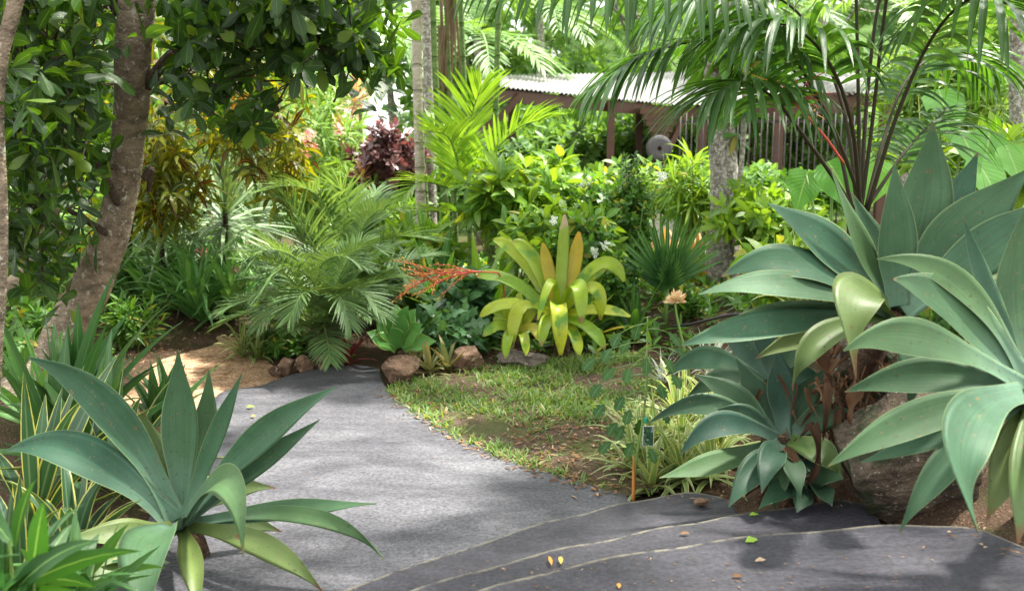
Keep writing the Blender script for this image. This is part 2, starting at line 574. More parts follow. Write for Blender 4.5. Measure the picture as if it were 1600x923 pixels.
M['purple'] = leafmat('purple_leaf', (.07, .035, .04), (.22, .12, .11), rough=.3, trans=.3, warm=(1.5, .7, .7))
M['pink'] = leafmat('pink_bract', (.72, .30, .30), (.85, .50, .46), rough=.5, trans=.4, warm=(1.1, .8, .8))
M['cream'] = leafmat('cream_spiky_leaf', (.55, .35, .14), (.70, .52, .26), rough=.45, trans=.4, rib=(.7, .3, .2), ribw=.25, warm=(1.2, 1, .7))
M['redcord'] = leafmat('red_cordyline_leaf', (.10, .012, .02), (.22, .03, .04), rough=.3, trans=.3, warm=(1.5, .6, .6))
M['brom'] = leafmat('yellow_bromeliad_leaf', (.19, .36, .025), (.46, .52, .04), rough=.33, trans=.4, fibre=.4, scar=.5, tip=(.25, .15, .05), tip0=.98, blotch=((.14, .30, .03), 4, .55), warm=(1.5, 1.3, .35))
M['brom_o'] = leafmat('orange_tipped_leaf', (.40, .42, .04), (.52, .44, .04), rough=.36, trans=.35, tip=(.60, .42, .05), tip0=.93, fibre=.2, warm=(1.3, 1, .4))
M['brom_dry'] = leafmat('dry_tipped_leaf', (.26, .40, .05), (.32, .42, .06), rough=.5, trans=.3, tip=(.55, .45, .34), tip0=.9, fibre=.25)
M['brom_b'] = leafmat('background_bromeliad_leaf', (.24, .34, .04), (.40, .40, .06), rough=.36, trans=.35, tip=(.70, .38, .18), tip0=.80, warm=(1.3, 1, .5))
M['fan'] = leafmat('fan_leaf', (.035, .12, .035), (.08, .20, .05), rough=.36, trans=.25, rib=(.16, .28, .1), ribw=.15)
M['ear'] = leafmat('elephant_ear_leaf', (.10, .28, .05), (.17, .40, .07), rough=.36, trans=.45, rib=(.28, .44, .14), ribw=.035, veins=.5)
M['monst'] = leafmat('cut_leaf', (.05, .15, .05), (.12, .26, .10), rough=.28, trans=.25, rib=(.2, .3, .13), ribw=.05, spec=.6)
M['spider'] = leafmat('cream_striped_leaf', (.15, .26, .06), (.24, .36, .10), edge=(.50, .49, .26), edgew=.34, rough=.4, trans=.35, fibre=.25, warm=(1.2, 1.15, .6))
M['silver'] = leafmat('white_striped_leaf', (.70, .74, .68), (.80, .82, .78), rib=(.22, .34, .16), ribw=.2, rough=.4, trans=.35, warm=(1, 1, .85))
M['smallbrom'] = leafmat('dull_rosette_leaf', (.09, .16, .08), (.22, .24, .10), rough=.35, trans=.2, stripe=(.35, .30, .12), tip=(.4, .16, .06), tip0=.9)
M['holly'] = leafmat('holly_leaf', (.03, .09, .02), (.05, .13, .03), rib=(.12, .2, .08), ribw=.05, spec=.25, rough=.4, trans=.25)
M['infl_r'] = leafmat('red_flower_stalk', (.50, .06, .05), (.62, .12, .07), rough=.5, trans=.1, warm=(1, .6, .4))
M['infl_o'] = leafmat('orange_flower_twig', (.75, .30, .05), (.80, .48, .08), rough=.5, trans=.2, warm=(1, .8, .4))
M['tanbud'] = leafmat('tan_bud', (.62, .42, .22), (.72, .55, .33), rough=.6, trans=.2, warm=(1, .9, .6))
M['grass'] = leafmat('lawn_blade', (.10, .20, .04), (.22, .34, .09), rough=.45, trans=.4, rare=((.45, .38, .20), .08))
M['litter'] = leafmat('fallen_dry_leaf', (.12, .06, .03), (.30, .18, .10), rough=.8, trans=.05, spec=.1, var=.6, warm=(1, .8, .6), rare=((.40, .30, .20), .12))


def barkmat(name, c1, c2, lich=(.42, .42, .36), lichen=.55, rings=0, scale=14, moss=None):
    m, t = mat(name); N = N_(t)
    u, v, r, vec = N.lf()
    o = N.pos()
    n1 = N.noise(scale, 5, .7, N.map(o, (.8, .8, 1.5)))
    col = N.mix(N.ss(n1, .3, .72), c1, c2)
    n2 = N.noise(scale * 1.7, 4, .7, o)
    col = N.mix(N.ss(n2, lichen, lichen + .08), col, lich)
    n4 = N.noise(scale * 6, 2, .6, o)
    col = N.mix(N.math('MULTIPLY', N.ss(n4, .66, .72), .6), col, (.62, .60, .52))
    if moss:
        n5 = N.noise(4, 4, .6, o)
        col = N.mix(N.ss(n5, .5, .62), col, moss)
    bump = N.math('ADD', n1, N.math('MULTIPLY', n4, .4))
    if rings:
        w_ = N.math('SINE', N.math('MULTIPLY_ADD', v, rings, N.math('MULTIPLY', N.noise(3, 2, .5, o), 2)))
        rg = N.ss(w_, .80, .99)
        col = N.mix(N.math('MULTIPLY', rg, .4), col, tuple(c * .45 for c in c1))
        bump = N.math('MULTIPLY_ADD', rg, -.6, bump)
    N.out(col, .85, .2, bump, 1.0, .03)
    return m


M['bark'] = barkmat('mottled_brown_bark', (.11, .085, .06), (.30, .235, .165), (.42, .39, .32), .57, rings=0, scale=11)
M['barkdark'] = barkmat('dark_bark', (.03, .022, .016), (.09, .065, .045), (.16, .15, .12), .66)
M['barkgrey'] = barkmat('grey_lichen_bark', (.13, .11, .09), (.36, .32, .28), (.50, .49, .44), .50, rings=0, scale=18)
M['barkpale'] = barkmat('pale_palm_bark', (.34, .29, .23), (.52, .46, .38), (.60, .56, .50), .58, rings=150)
M['cane_stem'] = barkmat('green_cane_stem', (.10, .17, .05), (.17, .25, .08), (.25, .30, .14), .66, rings=95)
M['agavestem'] = barkmat('woody_agave_stem', (.04, .025, .018), (.15, .09, .055), (.25, .17, .11), .62)
M['rock'] = barkmat('brown_rock', (.085, .05, .032), (.33, .21, .135), (.40, .33, .27), .60, scale=9)
M['rockdark'] = barkmat('mossy_dark_boulder', (.03, .024, .018), (.15, .115, .08), (.24, .20, .15), .60, scale=11, moss=(.028, .035, .016))
M['rockgrey'] = barkmat('grey_brown_rock', (.10, .08, .065), (.24, .20, .17), (.32, .29, .26), .60, scale=8)


def plain(name, col, rough=.6, spec=.4, var=.4, scale=8, bstr=.2):
    m, t = mat(name); N = N_(t)
    nz = N.noise(scale, 4, .65, N.obj())
    N.out(N.mix(nz, tuple(c * (1 - var) for c in col), tuple(min(1, c * (1 + var)) for c in col)), rough, spec, nz, bstr, .006)
    return m


M['woodbrown'] = plain('red_brown_painted_wood', (.075, .036, .022), .55, .4)
M['metaldark'] = plain('dark_brown_metal', (.022, .015, .012), .5, .5)
M['roofmetal'] = plain('pale_corrugated_metal', (.17, .17, .165), .55, .3, .5, 1.6)
M['whitepaint'] = plain('weathered_white_paint', (.62, .60, .55), .6, .3, .2)
M['stone'] = plain('grey_worn_stone', (.10, .095, .095), .9, .2, .5, 22, .6)
M['tie'] = plain('green_plastic_tie', (.02, .28, .16), .4, .5, .1)
M['stake'] = plain('orange_wood_stake', (.50, .20, .05), .7, .2, .4)
M['hose'] = plain('black_hose', (.02, .02, .02), .5, .4, .2)


def soil_mat():
    m, t = mat('garden_soil'); N = N_(t)
    p = N.pos()
    n1 = N.noise(26, 5, .7, p); n2 = N.noise(3, 3, .6, p); n3 = N.noise(90, 2, .6, p)
    col = N.mix(n1, (.035, .022, .015), (.13, .085, .055))
    col = N.mix(N.ss(n3, .6, .68), col, (.26, .18, .11))
    col = N.mix(N.math('MULTIPLY', N.ss(n2, .5, .65), .45), col, (.05, .075, .02))
    sx = N.new('ShaderNodeSeparateXYZ'); t.links.new(p, sx.inputs[0])
    col = N.mix(N.ss(sx.outputs[1], 17, 24), col, N.mix(n1, (.03, .07, .015), (.12, .20, .05)))
    N.out(col, .95, .1, N.math('ADD', n1, n3), .9, .03)
    return m


def dirt_mat():
    m, t = mat('sandy_dirt'); N = N_(t)
    p = N.pos()
    n1 = N.noise(12, 6, .75, p); n3 = N.noise(70, 3, .7, p)
    col = N.mix(N.ss(n1, .3, .7), (.33, .20, .12), (.62, .43, .28))
    col = N.mix(N.ss(n3, .55, .45), col, N.mix(1.0, col, (.55, .5, .45), 'MULTIPLY'))
    col = N.mix(N.ss(n3, .62, .7), col, (.58, .44, .31))
    N.out(col, .95, .1, N.math('ADD', n1, n3), .6, .015)
    return m


def lawn_mat():
    m, t = mat('lawn_soil'); N = N_(t)
    p = N.pos()
    n1 = N.noise(34, 5, .7, p); n2 = N.noise(2.2, 3, .6, p); n3 = N.noise(120, 2, .6, p)
    col = N.mix(n1, (.06, .042, .03), (.17, .125, .09))
    col = N.mix(N.ss(n3, .60, .68), col, (.34, .24, .16))
    col = N.mix(N.math('MULTIPLY', N.ss(n2, .42, .6), .5), col, (.10, .15, .035))
    N.out(col, .95, .1, N.math('ADD', n1, n3), .9, .02)
    return m


def concrete_mat(name, c1, c2, line=False):
    m, t = mat(name); N = N_(t)
    u, v, r, vec = N.lf()
    p = N.pos()
    n1 = N.noise(2.4, 4, .6, N.map(p, (.6, 1.3, 1)), dist=.6); n2 = N.noise(140, 3, .75, p); n3 = N.noise(60, 3, .6, p)
    n4 = N.noise(5.5, 4, .65, p)
    col = N.mix(N.ss(n1, .3, .7), c1, c2)
    col = N.mix(.7, col, N.mix(n2, (.2, .2, .2), (1.8, 1.8, 1.8)), 'MULTIPLY')
    col = N.mix(.6, col, N.mix(n4, (.55, .55, .56), (1.45, 1.45, 1.45)), 'MULTIPLY')
    g5 = N.noise(62, 4, .8, p)
    col = N.mix(.9, col, N.mix(N.ss(g5, .32, .68), (.45, .45, .46), (1.5, 1.5, 1.5)), 'MULTIPLY')
    col = N.mix(N.ss(n3, .70, .76), col, tuple(c * .45 for c in c1))
    if line:
        wn = N.math('ADD', v, N.math('MULTIPLY', N.math('SUBTRACT', N.noise(34, 4, .75, p), .5), .12))
        worn = N.ss(N.noise(17, 5, .75, p), .38, .54)
        band = N.math('MULTIPLY', N.math('MULTIPLY', N.ss(wn, .045, .07), N.ss(wn, .14, .10)), worn)
        col = N.mix(N.math('MULTIPLY', band, .62), col, (.24, .22, .155))
    rip = N.noise(7, 3, .55, N.map(p, (.45, 1.5, 1)), dist=.8)
    bump = N.math('ADD', N.math('MULTIPLY', n2, .18), rip)
    N.out(col, .62, .35, bump, .55, .03)
    return m


M['soil'], M['dirt'], M['lawn'] = soil_mat(), dirt_mat(), lawn_mat()
M['path'] = concrete_mat('grey_painted_concrete', (.048, .048, .057), (.112, .112, .124))
M['step'] = concrete_mat('dark_painted_step', (.022, .0215, .028), (.041, .040, .050), line=True)


# ------------------------------------------------------------------ setting: ground, paths, steps
def grid_sheet(xs, ys, zf, m, name):
    X, Y = np.meshgrid(xs, ys)
    V = np.stack([X, Y, zf(X, Y)], -1)
    b = MB(); b.grids(V[None], [.5]); return kind(b.build(name, m), 'structure')


xs = np.concatenate([np.linspace(-160, -14, 24)[:-1], np.linspace(-14, 14, 113), np.linspace(14, 160, 24)[1:]])
ys = np.concatenate([np.linspace(-30, 1, 12)[:-1], np.linspace(1, 20, 96), np.linspace(20, 190, 50)[1:]])
rough_ = lambda X, Y: .012 * (np.sin(X * 9.1 + Y * 3) + np.sin(Y * 7.7 - X * 4.3)) * ((np.abs(X) < 14) & (Y > 5))
grid_sheet(xs, ys, lambda X, Y: terrain(X, Y) - .03 + rough_(X, Y), M['soil'], 'ground')


def ribbon(name, left, right, m, dz, n=70, k=24, thick=0.0, bulge=0.0):
    """a paved strip between two edges given as ground points"""
    l, r = spline(left, n), spline(right, n)
    t = np.linspace(0, 1, k)[None, :, None]
    V = l[:, None] * (1 - t) + r[:, None] * t
    V[..., 2] = dz + bulge * np.sin(t[..., 0] * math.pi) ** .3
    low = V[:, :1].copy(); low[..., 2] -= .06 + thick
    low2 = V[:, -1:].copy(); low2[..., 2] -= .06 + thick
    V = np.concatenate([low, V, low2], 1)
    b = MB(); b.grids(V[None], [.5]); return kind(b.build(name, m), 'structure')


gp = lambda L_, z=0.: [G(x, y, z) for x, y in L_]
ribbon('path', gp([(150, 1000), (215, 850), (270, 740), (318, 660), (345, 616), (405, 605), (448, 590), (500, 578), (556, 572)]),
       gp([(1010, 1000), (1010, 860), (990, 785), (880, 748), (745, 700), (668, 655), (618, 622), (600, 603), (592, 577)]), M['path'], .012, 90, 40)
ribbon('dirt_path', gp([(120, 700), (205, 590), (250, 540), (265, 522)]), gp([(330, 660), (372, 611), (440, 585), (395, 528)]), M['dirt'], -.045, 30, 30, 0, .052)
ribbon('lawn', gp([(604, 612), (640, 642), (722, 691), (800, 722), (880, 750), (958, 778)]) ,
       gp([(640, 596), (760, 575), (860, 560), (1010, 552), (1040, 620), (1030, 770)]), M['lawn'], .006, 40, 40)


def steps():
    E1 = [(300, 985), (440, 948), (565, 908), (700, 862), (800, 827), (870, 808), (934, 793), (968, 784), (1030, 772), (1088, 765), (1120, 770), (1142, 783), (1158, 800), (1165, 830)]
    E2 = [(360, 1010), (520, 960), (640, 918), (740, 888), (860, 855), (934, 843), (1018, 823), (1080, 813), (1153, 801), (1230, 788), (1318, 777), (1362, 784), (1380, 830)]
    E3 = [(520, 985), (640, 950), (740, 921), (800, 902), (901, 876), (1002, 858), (1085, 845), (1200, 830), (1318, 821), (1401, 816), (1480, 815), (1540, 826), (1600, 848), (1660, 880)]
    for E, z, back in ((E1, .12, 1.0), (E2, .24, 1.0), (E3, .36, 2.6)):
        e = spline(gp(E, z), 120)
        for _ in range(60):
            e[1:-1] = (e[:-2] + 2 * e[1:-1] + e[2:]) / 4
        c = np.array([.5, -.5 if z < .3 else -1.2, z])       # treads run back towards the top landing
        inw = nrm((c - e) * np.array([1, 1, 0]))
        prof = [(.004, -.13), (.003, -.03), (.002, -.014), (.008, -.005), (.018, 0), (.035, 0), (.05, 0), (.07, 0), (.1, 0), (.2, 0), (.4, 0), (.7, 0), (back, 0)]
        V = np.stack([e + inw * a + np.array([0, 0, b_]) for a, b_ in prof], 1)
        wob = .004 * np.sin(np.linspace(0, 40, 120))[:, None]
        V[:, :8, 2] += wob
        uvv = np.array([0, .03, .05, .07, .09, .13, .17, .22, .3, .5, .7, .9, 1.])
        b = MB()
        b.grids(V[None], [.5], 0, (np.linspace(0, 1, 120)[None, :, None], uvv[None, None, :]))
        kind(b.build('top_landing' if z > .3 else 'step', M['step']), 'structure')


steps()


def far_wood():
    b = MB()
    n = 5200
    x = U(-75, 75, n); y = U(48, 85, n) + np.abs(x) * .15
    h = np.where(x > -9, U(0, 1, n) * (9 + sm((x + 9) / 14) * 8), U(0, 1, n) * sm((-9 - x) / 6) * 17)
    c = np.stack([x, y, terrain(x, y) + h], 1)
    px = 800 + FPX * c[:, 0] / c[:, 1]
    c = c[~((px > 565) & (px < 645) & (c[:, 2] > CAMZ - 1.6))]; n = len(c)
    whorls(b, c, nrm(RNG.normal(size=(n, 3)) * .5 + np.array([0, -.5, .7])), 12, .75, .42, 0, 60, .3, 'oval', 3, 2, stem=.5)
    kind(b.build('far_wood', M['far']), 'stuff')


far_wood()


# ------------------------------------------------------------------ pavilion, fence
def pavilion():
    A0, V0, D0 = P(742, 132, 15.5), P(1066, 165, 17.8), P(1400, 142, 16.2)
    A1, V1, D1 = P(775, 118, 18.4), P(1095, 112, 20.8), P(1440, 116, 19.2)
    base = (1.0, 17.0, float(terrain(1., 17.)))
    root = thing('garden_pavilion', 'open garden pavilion with pale corrugated roof and red brown posts behind the palms', 'pavilion', base)
    for (a, b_, a2, b2) in ((A0, V0, A1, V1), (V0, D0, V1, D1)):
        m = MB()
        K = 380
        t = np.linspace(0, 1, K)[:, None, None]; s = np.linspace(0, 1, 4)[None, :, None]
        V = (a * (1 - t) + b_ * t) * (1 - s) + (a2 * (1 - t) + b2 * t) * s
        ln = np.linalg.norm(b_ - a)
        V[..., 2] += .014 * np.sin(t[..., 0] * ln / .085 * 2 * math.pi)
        m.grids(V[None], [.5])
        m.grids((V - np.array([0, 0, .012]))[None], [.5])
        m.build('roof', M['roofmetal'], root)
        m = MB(); ins = nrm((a2 - a) * np.array([1, 1, 0])) * .1 - np.array([0, 0, .13])
        m.beam(a + ins, b_ + ins, .03, .095); m.build('fascia', M['woodbrown'], root, False)
        for q in np.linspace(.06, .94, 7):
            p0, p1 = a + (b_ - a) * q, a2 + (b2 - a2) * q
            m = MB(); m.beam(p0 + ins * 1.05 - np.array([0, 0, .02]), p1 - np.array([0, 0, .17]), .025, .055); m.build('rafter', M['woodbrown'], root, False)
        m = MB(); m.beam(a2 - np.array([0, 0, .25]), b2 - np.array([0, 0, .25]), .04, .09); m.build('ridge_beam', M['woodbrown'], root, False)
    def post(px, py, d, r=.075):
        t = P(px, py, d); gz = float(terrain(t[0], t[1]))
        m = MB(); m.box((t[0], t[1], (t[2] + gz) / 2), r, r, (t[2] - gz) / 2); m.build('post', M['woodbrown'], root, False)
        return t
    post(766, 140, 15.9); post(955, 160, 16.9, .06); t = post(1032, 168, 17.2, .1); post(1098, 170, 17.3, .07); post(1218, 160, 16.7); post(1385, 150, 16.3)
    post(800, 132, 18.2, .07); post(1000, 130, 19.6, .07); post(1180, 130, 20.0, .06)
    # stepped bracket at the head of the valley post, braces at the corner
    m = MB()
    for k in range(5):
        m.box(t + np.array([0, -.02, -.06 - k * .1]), .36 - k * .055, .14 - .012 * k, .05)
    m.build('bracket', M['woodbrown'], root, False)
    m = MB(); q = P(766, 200, 15.9)
    m.beam(q, P(815, 148, 15.95), .04, .05); m.build('brace', M['woodbrown'], root, False)
    m = MB(); m.beam(P(1040, 240, 17.1), P(1072, 178, 17.3), .04, .05); m.build('brace', M['woodbrown'], root, False)
    m = MB()
    a, b_ = P(1200, 166, 16.9), P(1335, 160, 16.6)
    m.beam(a, b_, .03, .17); m.build('underside_shade_board', M['woodbrown'], root, False)  # brown board put in to stand for the dark, shaded underside of the roof
    # round stone disc leaning on its post
    c = P(1030, 232, 16.95)
    ds = thing('millstone', 'round grey stone disc hung on the bracket post of the pavilion', 'stone disc', c)
    th = np.linspace(0, 2 * math.pi, 33)
    rings = [(.04, -.045), (.04, .045), (.12, .05), (.205, .045), (.225, 0), (.205, -.045), (.12, -.05), (.04, -.045)]
    V = np.stack([np.stack([c[0] + r_ * np.cos(th) * (1 + .02 * np.sin(5 * th)), np.full(33, c[1] + o), c[2] + r_ * np.sin(th)], 1) for r_, o in rings], 0)
    m = MB(); m.grids(V[None], [.5]); m.build('disc', M['stone'], ds)
    # bar fence in front of it
    f0, f1 = P(1062, 240, 15.6), P(1352, 236, 14.6)
    fr = thing('bar_fence', 'dark brown fence of thin upright bars beneath the pavilion roof', 'fence', (f0[0], f0[1], float(terrain(f0[0], f0[1]))))
    n = 32
    for i in range(n):
        q = f0 + (f1 - f0) * i / (n - 1)
        g = float(terrain(q[0], q[1])); top = P(1200, 178, 15)[2] + .03 * math.sin(i * 1.7)
        m = MB(); m.tube([(q[0], q[1], g), (q[0], q[1], (g + top) / 2), (q[0], q[1], top)], .011, 6); m.build('bar', M['metaldark'], fr)
    for zz in (190, 272):
        m = MB(); a = P(1062, zz, 15.6); b_ = P(1352, zz, 14.6); m.beam(a + [0, .03, 0], b_ + [0, .03, 0], .014, .022); m.build('rail', M['metaldark'], fr, False)
    p0, p1 = P(985, 290, 14.2), P(1095, 292, 14.0)
    pf = thing('picket_panel', 'low weathered white picket panel standing in the shrubs below the bar fence', 'fence', (p0[0], p0[1], float(terrain(p0[0], p0[1]))))
    for i in range(11):
        q = p0 + (p1 - p0) * i / 10; g = float(terrain(q[0], q[1]))
        m = MB(); m.box((q[0], q[1], (g + q[2] + .2) / 2), .035, .012, (q[2] + .2 - g) / 2); m.build('picket', M['whitepaint'], pf, False)
    m = MB(); m.beam(p0 + [0, .03, .08], p1 + [0, .03, .08], .012, .03); m.build('rail', M['whitepaint'], pf, False)


pavilion()


# ------------------------------------------------------------------ trees
def px_tube(b, L_, seg=10, n=40, mat=0, lump=.06):
    """L_: (px, py, d, radius_px)"""
    p = np.array([np.append(P(x, y, d), r * d / FPX) for x, y, d, r in L_])
    q = spline(p, n)
    b.tube(q[:, :3], np.maximum(q[:, 3], .002), seg, mat, lump=lump)
    return q


def vol(n, px0, px1, py0, py1, d0, d1):
    x, y, d = U(px0, px1, n), U(py0, py1, n), U(d0, d1, n)
    return np.array([P(a, b, c) for a, b, c in zip(x, y, d)])


def twigs(b, c, ln, r=.006, mat=0, to=None):
    for p in c:
        if to is not None:
            k = to[np.argmin(((to - p) ** 2).sum(1) + RNG.random(len(to)) * .3)]
            d = nrm(k - p)
        else:
            d = nrm(RNG.normal(size=3) + np.array([0, 0, -.3]))
        l = ln * random.uniform(.6, 1.3)
        m_ = p + d * l * .5 + RNG.normal(size=3) * .04
        b.tube([p, m_, p + d * l], [r * .5, r * .8, r], 5, mat, cap=False)


def left_tree():
    base = G(80, 600)
    root = thing('broadleaf_tree', 'leaning mottled brown trunk with dark glossy leaves left of the path', 'tree', (base[0], base[1], 0))
    b = MB()
    px_tube(b, [(48, 625, 6.5, 52), (76, 580, 6.55, 38), (106, 515, 6.6, 33), (146, 440, 6.6, 31), (184, 330, 6.55, 26), (198, 250, 6.5, 24), (206, 130, 6.4, 25), (214, 0, 6.3, 27), (228, -160, 6.2, 25), (240, -500, 6.2, 20)], 16, 70, lump=.10)
    b.build('trunk', M['bark'], root)
    sk = []
    b = MB()
    for L_ in ([(228, 135, 6.4, 9), (268, 85, 6.3, 8), (310, 62, 6.2, 7), (390, -5, 6.0, 6), (470, -70, 5.8, 5), (560, -110, 5.6, 4)],
               [(425, -30, 5.9, 5), (440, 50, 5.8, 4), (470, 105, 5.7, 3), (545, 98, 5.6, 2)],
               [(205, 30, 6.35, 8), (180, 15, 6.3, 7), (165, -30, 6.2, 6), (120, -120, 6, 5)],
               [(232, 132, 6.4, 6), (280, 120, 6.6, 5), (330, 100, 6.9, 4)],
               [(190, 330, 6.5, 7), (150, 250, 6.2, 5), (100, 180, 5.9, 4), (40, 120, 5.6, 3)],
               [(175, 370, 6.5, 6), (110, 330, 6.2, 4), (60, 300, 6.0, 3)],
               [(226, 280, 6.5, 7), (236, 265, 6.5, 6), (232, 300, 6.5, 3)],
               [(222, -80, 6.2, 9), (330, -110, 5.9, 7), (480, -150, 5.5, 5), (600, -180, 5.2, 4)]):
        q = px_tube(b, L_, 7, 22, lump=.08); sk.append(q[:, :3])
    # limbs of the unseen high crown, added to shade the steps and agaves
    t0 = P(236, -400, 6.2)
    for e in ((-2.2, 3.2, 5.2), (-.5, 4.0, 5.6), (1.6, 4.6, 5.6), (3.2, 3.8, 5.6), (4.6, 3.0, 5.4), (-4.2, 5.4, 5.3), (.6, 2.4, 5.2), (2.6, 2.2, 5.3)):
        e = np.array(e); q = spline([t0, (t0 + e) / 2 + [0, 0, .5], e], 14); b.tube(q, np.linspace(.08, .02, 14), 7); sk.append(q)
    sk = np.concatenate(sk)
    b.build('branch', M['barkdark'], root)
    near = np.concatenate([
        vol(270, -60, 215, -60, 270, 4.9, 6.9), vol(80, -40, 170, 240, 400, 5.2, 6.9), vol(16, 30, 150, 380, 470, 5.6, 6.6),
        vol(170, 200, 470, -80, 60, 4.8, 6.6), vol(66, 400, 600, -80, 55, 4.8, 6.2), vol(62, 225, 420, 40, 200, 5.4, 7.2),
        vol(24, 420, 600, 50, 105, 5.0, 6.0), vol(6, 540, 625, 80, 120, 5.2, 5.8)])
    def clear(c):
        pr = (c[:, 2] - CAMZ) * CP + 0 * c[:, 0]
        f_ = c[:, 1] * CP - (c[:, 2] - CAMZ) * SP
        px = 800 + FPX * c[:, 0] / f_
        py = 461.5 - FPX * ((c[:, 2] - CAMZ) * CP + c[:, 1] * SP) / f_
        tx = np.interp(py, [-160, 0, 130, 250, 330, 440], [228, 214, 206, 199, 186, 150])
        return c[~((np.abs(px - tx) < 58) & (c[:, 1] < 6.75))]
    near = clear(near)
    n = 500
    high = np.stack([U(-2.2, 5.4, n), U(1.4, 5.3, n), U(4.4, 6.4, n)], 1)  # out-of-view leaf clusters added overhead to shade the foreground
    n = 40
    high = np.concatenate([high, np.stack([U(-5.0, -1.5, n), U(4.5, 7.5, n), U(4.6, 6.4, n)], 1)])
    b = MB()
    twigs(b, np.concatenate([near, high]), .34, .006, to=sk)
    kind(b.build('twig', M['barkdark'], root), 'stuff')
    b = MB()
    ax = lambda k: nrm(RNG.normal(size=(k, 3)) * .8 + np.array([0, -.15, -.05]))
    whorls(b, near, ax(len(near)), 8, .14, .06, -10, 60, .6, 'obov', 7, 4, .22, stem=.24)
    whorls(b, high, ax(len(high)), 10, .17, .085, 0, 60, .4, 'obov', 4, 3, .2, stem=.14)
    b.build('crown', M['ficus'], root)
    # a second, thinner trunk leaning behind it
    base = G(0, 560)
    r2 = thing('slender_tree', 'thin dark trunk leaning behind the large mottled trunk', 'tree', (base[0], base[1], 0))
    b = MB(); px_tube(b, [(-30, 560, 7.4, 22), (2, 468, 7.4, 19), (45, 428, 7.4, 17), (74, 367, 7.4, 14), (82, 300, 7.4, 12), (90, 200, 7.4, 11), (110, 60, 7.4, 9), (130, -80, 7.4, 8)], 10, 50, lump=.1)
    b.build('trunk', M['bark'], r2)
    b = MB(); c = vol(55, 20, 180, -60, 330, 7.2, 8.2)
    whorls(b, c, ax(len(c)), 8, .13, .055, 5, 65, .5, 'obov', 5, 3, .22, stem=.1); b.build('crown', M['ficus'], r2)
    base = G(8, 640)
    r3 = thing('slender_tree', 'pale thin stem rising along the left edge of the photo in front of the leaves', 'tree', (base[0] - .2, 4.4, 0))
    b = MB(); px_tube(b, [(-20, 760, 4.4, 12), (-8, 560, 4.4, 11), (2, 440, 4.4, 9), (4, 330, 4.4, 9), (-3, 200, 4.4, 9), (2, 90, 4.4, 10), (22, 15, 4.4, 11), (38, -60, 4.4, 11), (60, -260, 4.4, 10)], 10, 60, lump=.1)
    b.build('trunk', M['bark'], r3)
    b = MB(); c = vol(14, -60, 70, -30, 220, 4.3, 4.8)
    whorls(b, c, ax(len(c)), 7, .12, .05, 5, 60, .5, 'obov', 6, 4, .22, stem=.1); b.build('crown', M['ficus'], r3)


left_tree()


def backlit_tree(px, py, d, box, n, label, m='ficus_lit', L=.15, W=.055, trunk=8):
    base = P(px, py, d); gz = float(terrain(base[0], base[1]))
    r = thing('leafy_tree', label, 'tree', (base[0], base[1], gz))
    b = MB(); top = P((box[0] + box[1]) / 2, box[2] + 40, d)
    q = spline([(base[0], base[1], gz), base * .5 + np.array([top[0], top[1], gz]) * .5 + [0.1, 0, .6], top], 20)
    b.tube(q, np.linspace(trunk, trunk * .35, 20) * d / FPX, 8, lump=.1)
    c = vol(n, *box, d - .9, d + 1.2)
    twigs(b, c[::2], .4, .007, to=q)
    b.build('trunk', M['barkdark'], r)
    b = MB(); whorls(b, c, nrm(RNG.normal(size=(n, 3)) * .8 + np.array([0, 0, .2])), 9, L, W, 0, 65, .5, 'obov', 5, 3, .2, stem=.12)
    b.build('crown', M[m], r)
    return r


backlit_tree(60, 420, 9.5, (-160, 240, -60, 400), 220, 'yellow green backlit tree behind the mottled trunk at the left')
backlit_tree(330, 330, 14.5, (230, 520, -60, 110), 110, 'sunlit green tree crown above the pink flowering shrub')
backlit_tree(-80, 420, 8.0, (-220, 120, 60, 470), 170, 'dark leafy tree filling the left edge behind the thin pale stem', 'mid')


def croton():
    base = P(195, 420, 9.2); gz = float(terrain(base[0], base[1]))
    r = thing('croton_shrub', 'tall croton with hanging yellow and bronze leaves right of the mottled trunk', 'shrub', (base[0], base[1], gz))
    c = np.concatenate([vol(20, 225, 370, 60, 230, 7.8, 8.8), vol(44, 330, 460, 80, 260, 8, 9), vol(16, 370, 470, 200, 310, 8.0, 8.8), vol(26, 230, 330, 180, 330, 8.2, 9), vol(30, 215, 280, 230, 340, 8, 8.8)])
    b = MB(); q = spline([(base[0], base[1], gz), P(215, 280, 9.0), P(290, 90, 8.6)], 18)
    b.tube(q, np.linspace(.026, .012, 18), 7); twigs(b, c[::2], .5, .007, to=q); b.build('stem', M['barkdark'], r)
    b = MB()
    whorls(b, c, nrm(RNG.normal(size=(len(c), 3)) * .5 + np.array([0, -.1, .6])), 10, .23, .042, -15, 50, 1.3, 'lance', 6, 3, .15, stem=.14, wav=.15)
    b.build('foliage', M['croton'], r)


croton()


